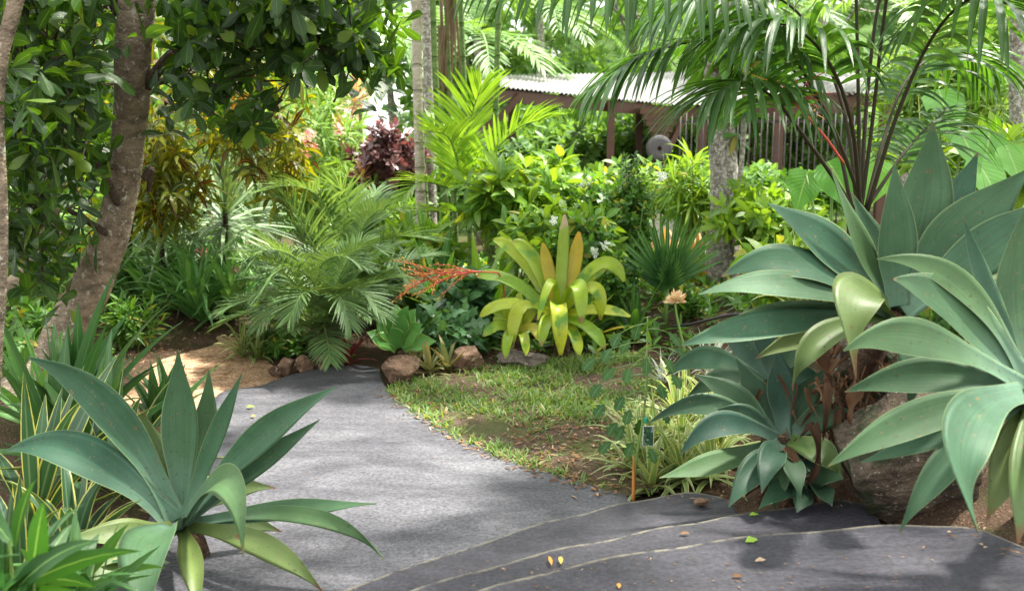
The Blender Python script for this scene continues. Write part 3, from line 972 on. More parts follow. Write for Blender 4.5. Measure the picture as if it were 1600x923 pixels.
def speckled_tree():
    g = G(1128, 478)
    r = thing('speckled_tree', 'pale lichen speckled trunk standing right of the fan shaped leaves', 'tree', (g[0], g[1], 0))
    b = MB(); d = 9.3
    px_tube(b, [(1122, 490, d, 40), (1126, 462, d, 34), (1130, 400, d, 27), (1133, 320, d, 24), (1130, 240, d, 21), (1124, 160, d, 20), (1120, 80, d, 20), (1124, 0, d, 19), (1130, -160, d, 18), (1120, -420, d, 14)], 16, 70, lump=.06)
    b.build('trunk', M['barkgrey'], r)
    b = MB(); sk = []
    for L_ in ([(1124, 60, d, 8), (1180, 0, d, 6), (1260, -90, d, 5)], [(1122, 20, d, 8), (1040, -60, d, 6), (960, -130, d, 4)], [(1122, -300, d, 9), (1000, -420, d - 1, 6), (900, -500, d - 2, 4)], [(1122, -300, d, 9), (1300, -420, d - 1, 6)]):
        sk.append(px_tube(b, L_, 7, 14)[:, :3])
    c = np.concatenate([vol(22, 1080, 1220, 20, 110, 9.0, 10), vol(130, 850, 1450, -700, -260, 7.0, 10)])
    twigs(b, c, .4, .008, to=np.concatenate(sk)); kind(b.build('branch', M['barkgrey'], r), 'stuff')
    b = MB(); whorls(b, c, nrm(RNG.normal(size=(len(c), 3)) * .7 + [0, 0, .3]), 9, .30, .13, 0, 60, .6, 'oval', 6, 4, .2, stem=.15); b.build('crown', M['mid'], r)
    g = G(1158, 470)
    r = thing('thin_sapling', 'thin tan forked stem beside the speckled trunk', 'sapling', (g[0], g[1], 0))
    b = MB()
    px_tube(b, [(1148, 470, 9.0, 5), (1145, 420, 9.0, 5), (1138, 345, 9.0, 5), (1128, 230, 9.0, 3.5), (1122, 190, 9.0, 3)], 7, 24)
    px_tube(b, [(1139, 350, 9.0, 4), (1146, 320, 9.0, 4), (1158, 260, 9.0, 4), (1164, 160, 9.0, 5), (1168, 60, 9.0, 4)], 7, 24); b.build('stem', M['barkgrey'], r)
    b = MB(); c = vol(9, 1120, 1200, 40, 240, 8.8, 9.2); whorls(b, c, nrm(RNG.normal(size=(9, 3)) + [0, 0, .5]), 6, .22, .06, 0, 60, .5, 'lance', 6, 3); b.build('foliage', M['mid'], r)


speckled_tree()


# ------------------------------------------------------------------ palms
def stem_palm(name, label, L_, bark, crown=None, cat='palm', rings=None, group=None, n=50, seg=12):
    p0 = P(*L_[0][:3]); gz = float(terrain(p0[0], p0[1]))
    r = thing(name, label, cat, (p0[0], p0[1], gz), group)
    b = MB()
    q = np.array([np.append(P(x, y, d), rr * d / FPX) for x, y, d, rr in L_])
    q = np.vstack([[p0[0], p0[1], gz, q[0][3] * 1.25], q]) if p0[2] > gz + .05 else q
    s = spline(q, n); b.tube(s[:, :3], s[:, 3], seg, lump=.02); b.build('trunk', bark, r)
    return r, s[-1, :3]


def fronds(r, top, k, L, m, ll=.45, lw=.03, nl=34, el=(20, 75), droop=(.8, 1.4), stalk='greenstalk', az0=None, nv=5, **kw):
    for i in range(k):
        az = i * 2.4 + random.uniform(-.3, .3) if az0 is None else az0[i]
        b = MB()
        e = R(el[0] + (el[1] - el[0]) * ((i * .618) % 1))
        l = L * random.uniform(.85, 1.15)
        frond(b, arc(top + np.array([0, 0, -.02 * i / k]), az, e, l, random.uniform(*droop)), nl, ll, lw, r0=.014 * L, r1=.003, nv=nv, mats=(0, 1), **kw)
        b.build('frond', [M[m], M[stalk]], r)


r, top = stem_palm('pale_palm', 'tall palm with straight pale ringed trunk between the green canes', [(660, 395, 10.6, 11), (657, 300, 10.6, 8), (653, 150, 10.6, 7.5), (650, 0, 10.6, 7.5), (648, -160, 10.6, 7), (645, -520, 11.5, 8)], M['barkpale'])
fronds(r, top, 9, 2.0, 'palm', .5, .035, 34)
r, top = stem_palm('slender_palm', 'second slim trunk touching the pale ringed palm trunk', [(676, 390, 12.4, 9), (672, 250, 12.4, 8), (668, 60, 12.4, 8), (664, -120, 12.4, 8), (660, -460, 12.4, 7)], M['barkgrey'])
fronds(r, top, 7, 1.8, 'palm', .5, .035, 30)

# clump of green canes with yellow green fronds
g = P(725, 380, 10.8)
gz = float(terrain(g[0], g[1]))
r = thing('golden_cane_palm', 'clump of slim green ringed canes with yellow green fronds left of the pavilion', 'palm', (g[0], g[1], gz))
for L_ in ([(672, 390, 10.8, 5.5), (664, 300, 10.8, 5), (652, 150, 10.8, 4.5), (646, 0, 10.8, 4), (640, -160, 10.8, 4)],
           [(702, 392, 10.6, 6), (692, 280, 10.6, 5.5), (682, 150, 10.6, 5), (676, 0, 10.6, 4.5), (670, -150, 10.6, 4)],
           [(712, 380, 11.2, 5), (705, 200, 11.2, 4.5), (700, 60, 11.2, 4), (690, -120, 11.2, 4)],
           [(735, 360, 11.4, 5), (726, 150, 11.4, 4.5), (715, -100, 11.4, 4)],
           [(768, 330, 10.5, 5.5), (773, 230, 10.5, 5), (777, 90, 10.5, 4.5), (782, -90, 10.5, 4)],
           [(712, 370, 10.5, 4), (711, 290, 10.5, 3.5)]):
    p = np.array([np.append(P(x, y, d), q * d / FPX) for x, y, d, q in L_])
    p = np.vstack([[p[0][0], p[0][1], float(terrain(p[0][0], p[0][1])), p[0][3]], p]); s = spline(p, 34)
    b = MB(); b.tube(s[:, :3], s[:, 3], 9); b.build('cane', M['cane_stem'], r)
for pts, ll, nl in (([(712, 300, 10.5), (722, 240, 10.45), (737, 180, 10.3), (752, 135, 10.1)], .62, 28),
                    ([(712, 300, 10.5), (700, 250, 10.6), (690, 215, 10.7), (668, 190, 10.8)], .45, 24),
                    ([(712, 300, 10.5), (760, 250, 10.2), (810, 200, 10.0), (858, 185, 9.9)], .55, 28),
                    ([(712, 300, 10.5), (690, 290, 10.2), (655, 285, 9.9), (630, 310, 9.7)], .40, 24),
                    ([(712, 300, 10.5), (750, 280, 10.2), (790, 262, 9.9), (825, 275, 9.7)], .45, 26),
                    ([(712, 300, 10.5), (716, 260, 10.2), (700, 215, 9.9), (672, 205, 9.5)], .45, 26),
                    ([(702, 340, 10.5), (680, 330, 10.2), (650, 335, 9.8), (630, 365, 9.6)], .35, 22),
                    ([(720, 330, 10.5), (760, 310, 10.2), (790, 310, 9.8), (812, 330, 9.6)], .35, 22)):
    b = MB(); frond(b, [P(*q) for q in pts], nl, ll, .042, 62, 25, .35, .45, .12, .014, .004, cup=.3); b.build('frond', [M['cane'], M['greenstalk']], r)
for pts in ([(646, -150, 10.8), (560, -130, 10.4), (500, -20, 10)], [(676, -150, 10.6), (760, -190, 10.2), (850, -90, 9.8)], [(700, -120, 11.2), (690, -180, 10.6), (640, -120, 10.)], [(782, -90, 10.5), (840, -130, 10), (900, -20, 9.7)]):
    b = MB(); frond(b, [P(*q) for q in pts], 32, .5, .04, 62, 25, .8, .3, .1, .014, .004); b.build('frond', [M['cane'], M['greenstalk']], r)

# dead hanging fronds
for k, (px, y0, y1, wpx, lab) in enumerate([(707, -30, 150, 13, 'brown dead palm frond hanging down between the canes'), (690, 40, 190, 9, 'narrow withered frond hanging beside the pale palm trunk')]):
    t = P(px, y0, 10.9)
    b = MB(); n = 9
    base = t + np.stack([U(-1, 1, n) * wpx * 10.9 / FPX * .6, U(-.08, .08, n), U(-.15, .1, n)], 1)
    L = (y1 - y0) * 10.9 / FPX
    blades(b, base, np.stack([U(-.08, .08, n), U(-.08, .08, n), np.full(n, -1)], 1), np.stack([U(-1, 1, n), np.full(n, -1), np.zeros(n)], 1), L * U(.6, 1.1, n), .03, .2, 'taper', 7, 3, .9, wav=.5)
    b.tube([t + [0, 0, .4], t + [0, 0, .1], t + [.02, 0, -L * .5]], [.02, .018, .006], 6)
    tag(b.build('dead_frond', M['dryfrond']), lab, 'dead frond', 'dead palm fronds')


def feather_palm(px, py, d, label, hand, extra, m='palm', L=1.0, ll=.30, lw=.014, nl=46, crown_py=None, droop=(.9, 1.5), name='feather_palm'):
    g = P(px, py, d); gz = float(terrain(g[0], g[1]))
    r = thing(name, label, 'palm', (g[0], g[1], gz))
    top = P(px, crown_py, d)
    b = MB()
    for k in range(4):
        o = np.array([random.uniform(-.12, .12), random.uniform(-.1, .1), 0])
        b.tube(spline([np.array([g[0], g[1], gz]) + o * .6, (np.array([g[0], g[1], gz]) + top) / 2 + o, top + o], 14), np.linspace(.05, .03, 14), 8, lump=.1)
    b.build('stem', M['barkdark'], r)
    for pts in hand:
        b = MB(); frond(b, [P(*q) for q in pts], nl, ll, lw, 66, 28, .28, .35, .14, .009, .002, cup=.3, nv=5); b.build('frond', [M[m], M['greenstalk']], r)
    for i in range(extra):
        az = i * 2.4 + .4; b = MB()
        o = np.array([math.cos(az), math.sin(az), 0]) * .08
        frond(b, arc(top + o - [0, 0, random.uniform(0, .25)], az, R(random.uniform(12, 72)), L * random.uniform(.75, 1.15), random.uniform(*droop)), nl, ll, lw, 66, 28, .3, .3, .14, .009, .002, cup=.3, nv=5)
        b.build('frond', [M[m], M['greenstalk']], r)
    return r


feather_palm(500, 560, 7.4, 'low feathery palm with fine arching fronds left of the path end',
             [[(505, 470, 7.4), (470, 410, 7.1), (420, 390, 6.9), (385, 420, 6.8)], [(505, 470, 7.4), (480, 430, 7), (440, 420, 6.8), (400, 465, 6.7)],
              [(505, 470, 7.4), (500, 420, 7.1), (530, 400, 6.9), (575, 420, 6.8)], [(505, 470, 7.4), (460, 460, 7), (430, 470, 6.8), (405, 510, 6.7)],
              [(505, 470, 7.4), (490, 455, 6.9), (470, 462, 6.7), (452, 500, 6.6)], [(505, 470, 7.4), (540, 450, 7), (570, 460, 6.9), (600, 495, 6.8)],
              [(505, 470, 7.4), (520, 460, 6.9), (535, 470, 6.75), (548, 510, 6.7)]], 24, L=.74, crown_py=468, ll=.25, lw=.017, nl=40, droop=(.7, 1.35))
feather_palm(545, 540, 8.4, 'taller feathery palm with upright fronds behind the low fine palm',
             [[(540, 440, 8.3), (525, 370, 8.2), (500, 310, 8.0), (455, 290, 7.8), (405, 300, 7.7)], [(540, 440, 8.3), (545, 350, 8.3), (535, 300, 8.2), (500, 285, 8.1)],
              [(540, 440, 8.3), (560, 370, 8.3), (590, 330, 8.2), (630, 330, 8.1)], [(540, 440, 8.3), (510, 390, 8.1), (450, 350, 7.9), (400, 350, 7.8), (360, 385, 7.7)],
              [(540, 440, 8.3), (570, 400, 8.2), (620, 370, 8.0), (680, 375, 7.9)], [(540, 440, 8.3), (500, 400, 7.9), (460, 330, 7.8), (440, 310, 7.8)],
              [(540, 440, 8.3), (575, 420, 8), (610, 410, 7.8), (640, 440, 7.7)]], 10, m='palm', L=1.0, ll=.34, lw=.021, crown_py=430, nl=38, droop=(.6, 1.2))


# ---- the large palm at the right with dark stalks
def big_palm():
    g = P(1345, 360, 5.6); gz = float(terrain(g[0], g[1]))
    r = thing('clumping_palm', 'large clumping palm with dark stalks and broad hanging leaflets behind the big agave', 'palm', (g[0], g[1], gz))
    b = MB()
    c0 = P(1345, 330, 5.6)
    for k in range(5):
        o = np.array([random.uniform(-.07, .07), random.uniform(-.05, .05), 0])
        b.tube(spline([np.array([g[0], g[1], gz]) + o, (np.array([g[0], g[1], gz]) + c0) / 2 + o, c0 + o * .6], 10), .04, 8, lump=.08)
    b.build('stem', M['petiole'], r)
    F = [
        ([(1350, 335, 5.6), (1335, 285, 5.55), (1290, 175, 5.4), (1200, 28, 5.2), (1120, -30, 4.9), (1000, -50, 4.6), (880, -45, 4.4), (740, -25, 4.3)], .30, 54, .56),
        ([(1345, 330, 5.6), (1362, 200, 5.6), (1385, 0, 5.5), (1410, -120, 5.3), (1480, -190, 5.0), (1580, -170, 4.7)], .42, 30, .70),
        ([(1342, 330, 5.65), (1342, 200, 5.7), (1338, 0, 5.75), (1335, -140, 5.7), (1290, -230, 5.4), (1180, -260, 5.2)], .5, 26, .62),
        ([(1355, 330, 5.6), (1398, 190, 5.5), (1450, 70, 5.4), (1505, 5, 5.2), (1560, 0, 5.0), (1640, 60, 4.8)], .34, 24, .62),
        ([(1340, 335, 5.6), (1290, 260, 5.5), (1235, 185, 5.3), (1205, 150, 5.2), (1160, 130, 5.0), (1110, 150, 4.9)], .45, 20, .52),
        ([(1330, 320, 5.9), (1300, 200, 6.1), (1230, 100, 6.2), (1130, 62, 6.2), (1010, 85, 6.1), (925, 140, 6.0)], .48, 32, .52),
        ([(1345, 330, 5.6), (1330, 190, 5.2), (1290, 90, 5.0), (1230, 40, 4.9), (1150, 40, 4.8)], .38, 22, .55),
        ([(1352, 330, 5.6), (1380, 220, 5.9), (1420, 120, 6.2), (1490, 80, 6.4), (1560, 110, 6.5)], .40, 22, .55),
        ([(1350, 330, 5.6), (1420, 230, 5.9), (1480, 170, 6.3)], .35, 16, .5),
        ([(1345, 330, 5.7), (1355, 150, 5.9), (1380, -20, 6.0), (1440, -80, 6.0), (1530, -70, 5.9), (1610, 0, 5.8)], .5, 24, .6),
        ([(1340, 330, 5.7), (1320, 180, 6.0), (1270, 50, 6.1), (1200, -10, 6.1), (1100, -10, 6.0), (1020, 30, 5.9)], .5, 26, .55),
    ]
    for pts, st, nl, ll in F:
        b = MB()
        frond(b, [P(*q) for q in pts], int(nl * (1.2 if nl != 54 else .8)), ll * (1.2 if nl != 54 else .85), .040, 66, 30, 1.5 if nl != 54 else 2.6, .25 if nl != 54 else .0, st, .013, .004, cup=.35, nv=9, nu=4, dp=1.1, rseg=8)
        b.build('frond', [M['bigpalm'], M['petiole']], r)
    # branching red flower stalk
    b = MB()
    q = spline([P(1318, 255, 5.4), P(1290, 215, 5.3), P(1250, 170, 5.2), P(1235, 150, 5.2)], 14); b.tube(q, np.linspace(.007, .005, 14), 6)
    for k in range(15):
        s0 = q[random.randint(7, 13)]; e = s0 + np.array([random.uniform(-.26, .18), random.uniform(-.1, .1), random.uniform(-.02, .16)])
        b.tube(spline([s0, (s0 + e) / 2 + [0, 0, .02], e], 6), np.linspace(.005, .002, 6), 5, mat=k % 3 == 0)
    b.build('flower_stalk', [M['infl_r'], M['infl_o']], r)


big_palm()
r, top = stem_palm('grey_palm', 'upright grey ringed trunk at the right edge of the photo', [(1590, 280, 8.6, 13), (1590, 150, 8.6, 12.5), (1592, 0, 8.6, 12), (1594, -200, 8.6, 11), (1596, -420, 8.6, 10)], M['barkgrey'])
fronds(r, top, 9, 1.8, 'palm', .5, .035, 30)


# ------------------------------------------------------------------ shrubs
def shrub(name, label, px, py, d, rx, rz, nw, k, L, W, m, prof='lance', ry=None, e=(0, 60), droop=.4, stems=7, top=None, cat='shrub', nv=5, nu=3, cup=.2, stalk='greenstalk', group=None, shell=.45, stem=.1, up=.6, wav=0.0):
    """px,py: photo pixel of the bush's middle; rx, rz radii in photo pixels"""
    c = P(px, py, d); gz = float(terrain(c[0], c[1]))
    s = d / FPX; rx, rz = rx * s, rz * s; ry = rx * .8 if ry is None else ry
    r = thing(name, label, cat, (c[0], c[1], gz), group)
    q, v = ball(nw, (rx, ry, rz), shell=shell)
    t = c + q * RNG.uniform(.62, 1.32, (nw, 1))
    t = t[t[:, 2] > gz + .05]
    b = MB()
    base = np.array([c[0], c[1], gz])
    for j in range(min(len(t), stems * 3)):
        m_ = base * .5 + t[j] * .5 + np.array([0, 0, .1 * rz])
        b.tube(spline([base + RNG.normal(size=3) * [.05, .05, 0], m_, t[j]], 7), np.linspace(.010, .004, 7) * max(1, rz), 5, cap=False)
    b.build('stem', M[stalk], r)
    b = MB()
    vv = t - c
    ax = nrm(vv / np.array([rx, ry, rz]) + RNG.normal(size=t.shape) * .35 + np.array([0, 0, up]))
    whorls(b, t, ax, k, L, W, e[0], e[1], droop, prof, nv, nu, cup, stem=stem, wav=wav)
    b.build('foliage', M[m], r)
    return r


def flowers(root, pts, m, n=12, L=.06, W=.045, name='flower', e=(-20, 60)):
    for p in pts:
        b = MB(); c = p[None] + RNG.normal(size=(1 if n < 13 else 3, 3)) * .04
        whorls(b, c, nrm(RNG.normal(size=c.shape) + [0, -.5, .5]), 10, L, W, e[0], e[1], .5, 'oval', 4, 3, .2)
        b.build(name, M[m], root)


# left background
r = shrub('flowering_shrub', 'green bush with drooping pink flower clusters left of the purple shrub', 480, 240, 13.0, 105, 105, 260, 12, .22, .035, 'song', e=(-5, 60), stems=10)
flowers(r, [P(x, y, 12.0) for x, y in ((476, 212), (487, 225), (483, 248), (456, 216), (490, 212), (458, 268), (530, 198), (470, 235))], 'pink', 9, .09, .06)
shrub('rosette_bush', 'tall bush of light green leaf rosettes behind the pink flowers', 488, 180, 15.5, 66, 66, 110, 14, .30, .045, 'song', e=(-5, 60))
shrub('rosette_bush', 'round pale green bush at the foot of the orange cordyline', 560, 290, 12.2, 55, 42, 70, 11, .20, .03, 'song')
shrub('purple_shrub', 'dark purple leaved shrub left of the pale palm trunk', 608, 256, 12.0, 50, 52, 260, 9, .11, .055, 'purple', 'oval', e=(0, 60), stalk='barkdark')
shrub('round_shrub', 'green shrub under the purple leaved bush', 605, 340, 11.5, 55, 34, 80, 10, .15, .05, 'bright', 'oval')
shrub('round_shrub', 'pale leafy shrub against the bright gap left of the pale trunk', 640, 262, 19, 60, 38, 80, 10, .25, .09, 'far', 'oval')
shrub('fern_bush', 'light green ferny bush low behind the spiky rosettes', 300, 300, 12.5, 90, 55, 110, 10, .28, .03, 'mid', e=(0, 60))

# cordyline with a pale orange head
g = P(555, 232, 14); gz = float(terrain(g[0], g[1]))
r = thing('cordyline', 'spiky cream orange cordyline head on a thin pale stem', 'cordyline', (g[0], g[1], gz))
b = MB(); t = P(556, 150, 14); b.tube(spline([(g[0], g[1], gz), g, P(549, 190, 14), t], 16), np.linspace(.03, .018, 16), 7); b.build('stem', M['barkpale'], r)
b = MB(); whorls(b, [t], [[0, -.1, 1]], 46, .36, .042, -25, 85, .35, 'lance', 6, 3, stem=.15); b.build('rosette', M['cream'], r)
for px, py, d, lab in ((530, 200, 13, 'small cream pink cordyline head low in the flowering bush'), (566, 275, 11.8, 'cream pink cordyline rosette under the purple shrub')):
    t = P(px, py, d); gz = float(terrain(t[0], t[1])); r = thing('cordyline', lab, 'cordyline', (t[0], t[1], gz))
    b = MB(); b.tube([(t[0], t[1], gz), (t[0], t[1], (gz + t[2]) / 2), t], .015, 6); b.build('stem', M['barkpale'], r)
    b = MB(); whorls(b, [t], [[0, -.2, 1]], 26, .24, .035, -20, 80, .5, 'lance', 5, 3, stem=.1); b.build('rosette', M['cream'], r)

# spiky rosettes (dracaena) on the left
for i, (px, py, d, L, lab) in enumerate([(252, 318, 8.9, .58, 'grey green spiky rosette just right of the mottled trunk'), (352, 325, 9.0, .66, 'large grey green spiky rosette above the agapanthus'),
                                        (302, 352, 9.2, .56, 'grey green spiky rosette between the trunk and the feathery palms'), (400, 330, 10.6, .5, 'spiky rosette half hidden by the arching palm frond'),
                                        (285, 392, 9.0, .5, 'low spiky rosette touching the agapanthus leaves'), (320, 285, 10.2, .6, 'spiky rosette highest up behind the others on the left'),
                                        (250, 400, 9.2, .42, 'small pale spiky rosette beside the base of the mottled trunk')]):
    t = P(px, py, d); gz = float(terrain(t[0], t[1]))
    r = thing('spiky_dracaena', lab, 'dracaena', (t[0], t[1], gz), 'spiky rosettes left of the feathery palms')
    b = MB(); b.tube([(t[0] + .05, t[1], gz), (t[0] - .02, t[1], (gz + t[2]) / 2), t], .022, 7, lump=.1); b.build('stem', M['barkdark'], r)
    b = MB(); whorls(b, [t], [[random.uniform(-.2, .2), -.35, 1]], 64, L, .040, -30, 85, .35, 'taper', 6, 3, .3, stem=.25); b.build('rosette', M['spike'], r)


def strap_clump(name, label, px, py, d, n, L, W, m, e=(35, 85), droop=.9, cat='plant', prof='strap', heads=1, spread=0.0, z0=None, nv=10, cup=.3, group=None, stem=.04, lean=(0, 0, 1), wav=0.0):
    g = P(px, py, d); gz = float(terrain(g[0], g[1])) if z0 is None else z0
    r = thing(name, label, cat, (g[0], g[1], gz), group)
    b = MB(); c = np.array([g[0], g[1], gz + .02]) + RNG.normal(size=(heads, 3)) * [spread, spread * .7, 0]
    c[:, 2] = np.maximum(terrain(c[:, 0], c[:, 1]), gz) + .02
    whorls(b, c, nrm(np.array(lean) + RNG.normal(size=(heads, 3)) * .12), n, L, W, e[0], e[1], droop, prof, nv, 4, cup, stem=stem, wav=wav)
    b.build('leaves', M[m], r)
    return r


for i, (px, py, d, lab) in enumerate([(300, 512, 8.6, 'glossy strap leaved agapanthus clump at the edge of the sandy dirt'), (350, 515, 8.7, 'agapanthus clump with arching leaves left of the low palm'),
                                     (265, 505, 9.0, 'agapanthus clump closest to the mottled trunk'), (325, 495, 9.4, 'agapanthus clump standing behind the front ones'), (385, 500, 9.3, 'agapanthus clump half behind the low palm')]):
    r = strap_clump('agapanthus', lab, px, py, d, 22, .66, .042, 'agap', (35, 85), .95, 'agapanthus', heads=4, spread=.15, group='agapanthus clumps by the dirt path')
    flowers(r, [P(px + random.uniform(-15, 25), 402 + 8 * (i % 3), d)], 'pink', 10, .05, .03)

# groundcover mound, red cordyline, edging stones under the low palm
shrub('low_groundcover', 'dark fine leaved mound under the low palm beside the edging stones', 438, 538, 7.6, 62, 32, 260, 10, .075, .018, 'small', shell=.6, stems=3)
shrub('low_groundcover', 'fine dark tuft between the edging stones and the path end', 520, 553, 7.5, 36, 16, 90, 9, .07, .018, 'small', shell=.6, stems=3)
strap_clump('red_cordyline', 'small dark red rosette under the low palm', 540, 560, 7.2, 14, .24, .045, 'redcord', (10, 70), .6, 'cordyline')
strap_clump('striped_tuft', 'yellow green striped tuft at the edge of the sandy dirt', 392, 545, 7.4, 26, .30, .025, 'spider', (25, 85), .9, heads=2, spread=.06)


def rock(name, label, px, py, d, sx, sy, sz, m, z=None, seed=1, rz=0.0, cat='rock', rough=.22, group=None, sub=5):
    """px,py: pixel of the stone's centre, sizes in metres"""
    c = P(px, py, d)
    if z is not None:
        c[2] = z
    bm = bmesh.new(); bmesh.ops.create_icosphere(bm, subdivisions=sub, radius=1)
    off = Vector((seed * 7.3, seed * 3.1, seed * 1.7))
    cr, sr = math.cos(rz), math.sin(rz)
    planes = []
    rr = random.Random(seed)
    for k in range(11):
        planes.append((Vector((rr.gauss(0, 1), rr.gauss(0, 1), rr.gauss(0, .8))).normalized(), rr.uniform(.52, .84)))
    for v in bm.verts:
        p = v.co.copy()
        for n_, h in planes:
            k = p.dot(n_) - h
            if k > 0:
                p -= n_ * k * .97
        f = 1 + rough * .6 * mnoise.noise(p * 1.6 + off) + rough * .35 * mnoise.noise(p * 4 + off) + rough * .12 * mnoise.noise(p * 11 + off)
        p = Vector((p.x * sx * f, p.y * sy * f, p.z * sz * f))
        v.co = Vector((p.x * cr - p.y * sr, p.x * sr + p.y * cr, p.z))
    for f in bm.faces:
        f.smooth = True
    me = bpy.data.meshes.new(name); bm.to_mesh(me); bm.free(); me.materials.append(M[m])
    o = bpy.data.objects.new(name, me); COL.objects.link(o); o.location = c
    return tag(o, label, cat, group)


rock('rock', 'smooth red brown rock at the corner of the path and the lawn', 628, 585, 6.75, .165, .14, .11, 'rock', z=.07, seed=2, rz=.3, group='rocks along the bed')
rock('rock', 'angular upright brown rock between the small agave and the yellow bromeliad', 734, 566, 7.05, .155, .11, .115, 'rock', z=.08, seed=5, rz=-.3, group='rocks along the bed')
rock('rock', 'low grey brown rock under the yellow bromeliad leaves', 818, 568, 7.15, .21, .13, .085, 'rockgrey', z=.05, seed=8, group='rocks along the bed')
for k, (px, py, s, lab) in enumerate([(447, 572, .075, 'tan edging stone furthest left under the groundcover mound'), (475, 572, .085, 'round tan edging stone in the middle of the row by the path end'),
                                     (502, 568, .07, 'upright edging stone nearest the path end'), (428, 576, .05, 'small flat edging stone beside the sandy dirt')]):
    g = G(px, py + 9); rock('edging_stone', lab, px, py, g[1], s * 1.05, s * .8, s * .95, 'rock', z=s * .55, seed=11 + k, rz=k, group='edging stones under the low palm', sub=4)
rock('boulder', 'big dark mossy boulder beside the top step under the agave leaves', 1402, 735, 3.86, .36, .28, .34, 'rockdark', z=.46, seed=21, rz=.2, rough=.18)
rock('boulder', 'dark boulder behind the mossy one, holding the woody agave stem', 1385, 620, 4.35, .34, .32, .30, 'rockdark', z=.62, seed=24, rz=.9, rough=.2)

# mid bed -------------------------------------------------------------------
def rosette_agave(name, label, C, leaves, mats, cat='agave', stem_r=.05, thick=.012, cup=.3, prof='agave', ground=None, stem_mat='agavestem', hz=.8, wav=.06, leafname='leaf', tilt=(0, -.75), root=(.04, .05), wscale=1.0):
    """leaves: (tip_px, tip_py, tip_dd, mid_px, mid_py, mid_dd, width_px, material index)"""
    cx, cy, cd = C
    c = P(cx, cy, cd); gz = float(terrain(c[0], c[1])) if ground is None else ground
    r = thing(name, label, cat, (c[0], c[1], gz))
    b = MB(); b.tube(spline([(c[0] + root[0], c[1] + root[1], gz - .03), (c[0] + root[0] * .8, c[1] + root[1] * .8, gz * .55 + c[2] * .45), c + [0, .02, .0]], 12), np.linspace(stem_r * 1.2, stem_r * .8, 12), 10, lump=.15)
    b.build('stem', M[stem_mat], r)
    ap = c + np.array([tilt[0], tilt[1], hz])
    for (tx, ty, td, mx, my, md, w_, mi) in leaves:
        b = MB()
        m_, t_ = P(mx, my, cd + md), P(tx, ty, cd + td)
        base = c + nrm(m_ - c) * .035
        thick_leaf(b, base, m_, t_, w_ * wscale * (cd + md) / FPX, ap, prof, thick, cup * random.uniform(.6, 1.5), wav=wav * random.uniform(.6, 2.6), twist=random.uniform(-.4, .4))
        b.build(leafname, M[mats[mi]], r)
    return r


# yellow green bromeliad in the middle of the picture
BR = ['brom', 'brom_o', 'brom_dry']
rosette_agave('bromeliad', 'large yellow green bromeliad with drooping strap leaves behind the low grey rock', (872, 500, 7.35), [
    (882, 335, .05, 878, 415, .05, 20, 2), (848, 380, .1, 860, 435, .08, 20, 1), (905, 362, .1, 895, 430, .08, 24, 1), (800, 378, .15, 835, 410, .15, 26, 0),
    (770, 375, .3, 815, 405, .25, 24, 0), (975, 440, -.1, 935, 415, -.05, 24, 0), (948, 420, .1, 915, 440, .1, 22, 0), (908, 505, -.45, 900, 445, -.3, 26, 0),
    (876, 555, -.5, 872, 480, -.4, 28, 0), (938, 500, -.3, 925, 450, -.25, 24, 0), (800, 545, -.3, 815, 480, -.2, 22, 0), (840, 500, -.35, 862, 440, -.15, 14, 0),
    (750, 495, -.2, 800, 475, -.15, 24, 0), (985, 495, -.2, 930, 485, -.1, 24, 0), (945, 545, -.4, 915, 510, -.3, 24, 0), 
    (745, 432, .1, 800, 440, .1, 24, 0), (905, 555, -.45, 895, 520, -.3, 20, 0), (845, 540, -.5, 855, 500, -.35, 20, 0)], BR, 'bromeliad', .06, .004, .35, 'brom', ground=0.0, hz=.9)
rosette_agave('bromeliad', 'smaller yellow green bromeliad at the left foot of the large one', (808, 525, 7.2), [
    (790, 470, .1, 797, 500, .05, 18, 0), (770, 500, 0, 785, 503, 0, 18, 0), (755, 525, -.1, 780, 508, -.05, 18, 0), (790, 560, -.25, 795, 525, -.15, 18, 0),
    (838, 480, .1, 825, 500, .1, 18, 0), (845, 535, -.2, 832, 512, -.1, 18, 1), (822, 555, -.25, 818, 525, -.15, 16, 0), (812, 455, .15, 810, 490, .1, 18, 0), (765, 480, .1, 788, 495, .1, 16, 0)],
    BR, 'bromeliad', .04, .004, .35, 'brom', ground=0.0)

# small bright agave, dull rosettes
Lv = []
for i in range(17):
    a = i * 2.4; f = i / 17
    dx, dz, dy = math.cos(a) * (60 - 42 * f), 2 + 62 * f + 10 * math.sin(a * 1.3), math.sin(a) * .2
    Lv.append((622 + dx, 545 - dz * 1.0 - 10, -dy * (1 - .3 * f), 622 + dx * .55, 545 - dz * .62 - 8, -dy * .55, 30, 0))
rosette_agave('agave', 'small bright green agave with yellow leaf edges above the red brown rock', (625, 548, 7.05), Lv, ['agave_small'], 'agave', .035, .008, .3, ground=0.0, hz=.5)
strap_clump('dull_bromeliad', 'dull striped bromeliad rosette just behind the red brown rock', 672, 572, 6.95, 22, .22, .035, 'smallbrom', (5, 75), .5, 'bromeliad', nv=7, group='small rosettes behind the rocks')
strap_clump('dull_bromeliad', 'dull striped rosette touching the angular rock', 700, 568, 7.05, 20, .22, .033, 'smallbrom', (5, 75), .5, 'bromeliad', nv=7, group='small rosettes behind the rocks')
strap_clump('dull_bromeliad', 'yellowish small rosette left of the angular rock', 650, 562, 7.2, 18, .19, .03, 'smallbrom', (5, 75), .5, 'bromeliad', nv=7, group='small rosettes behind the rocks')
shrub('philodendron', 'grey green cut leaved plant behind the small rosettes', 695, 520, 7.5, 50, 36, 50, 5, .20, .11, 'monst', 'holly', e=(0, 50), droop=.5, nv=10, nu=4, cat='plant', wav=.25)
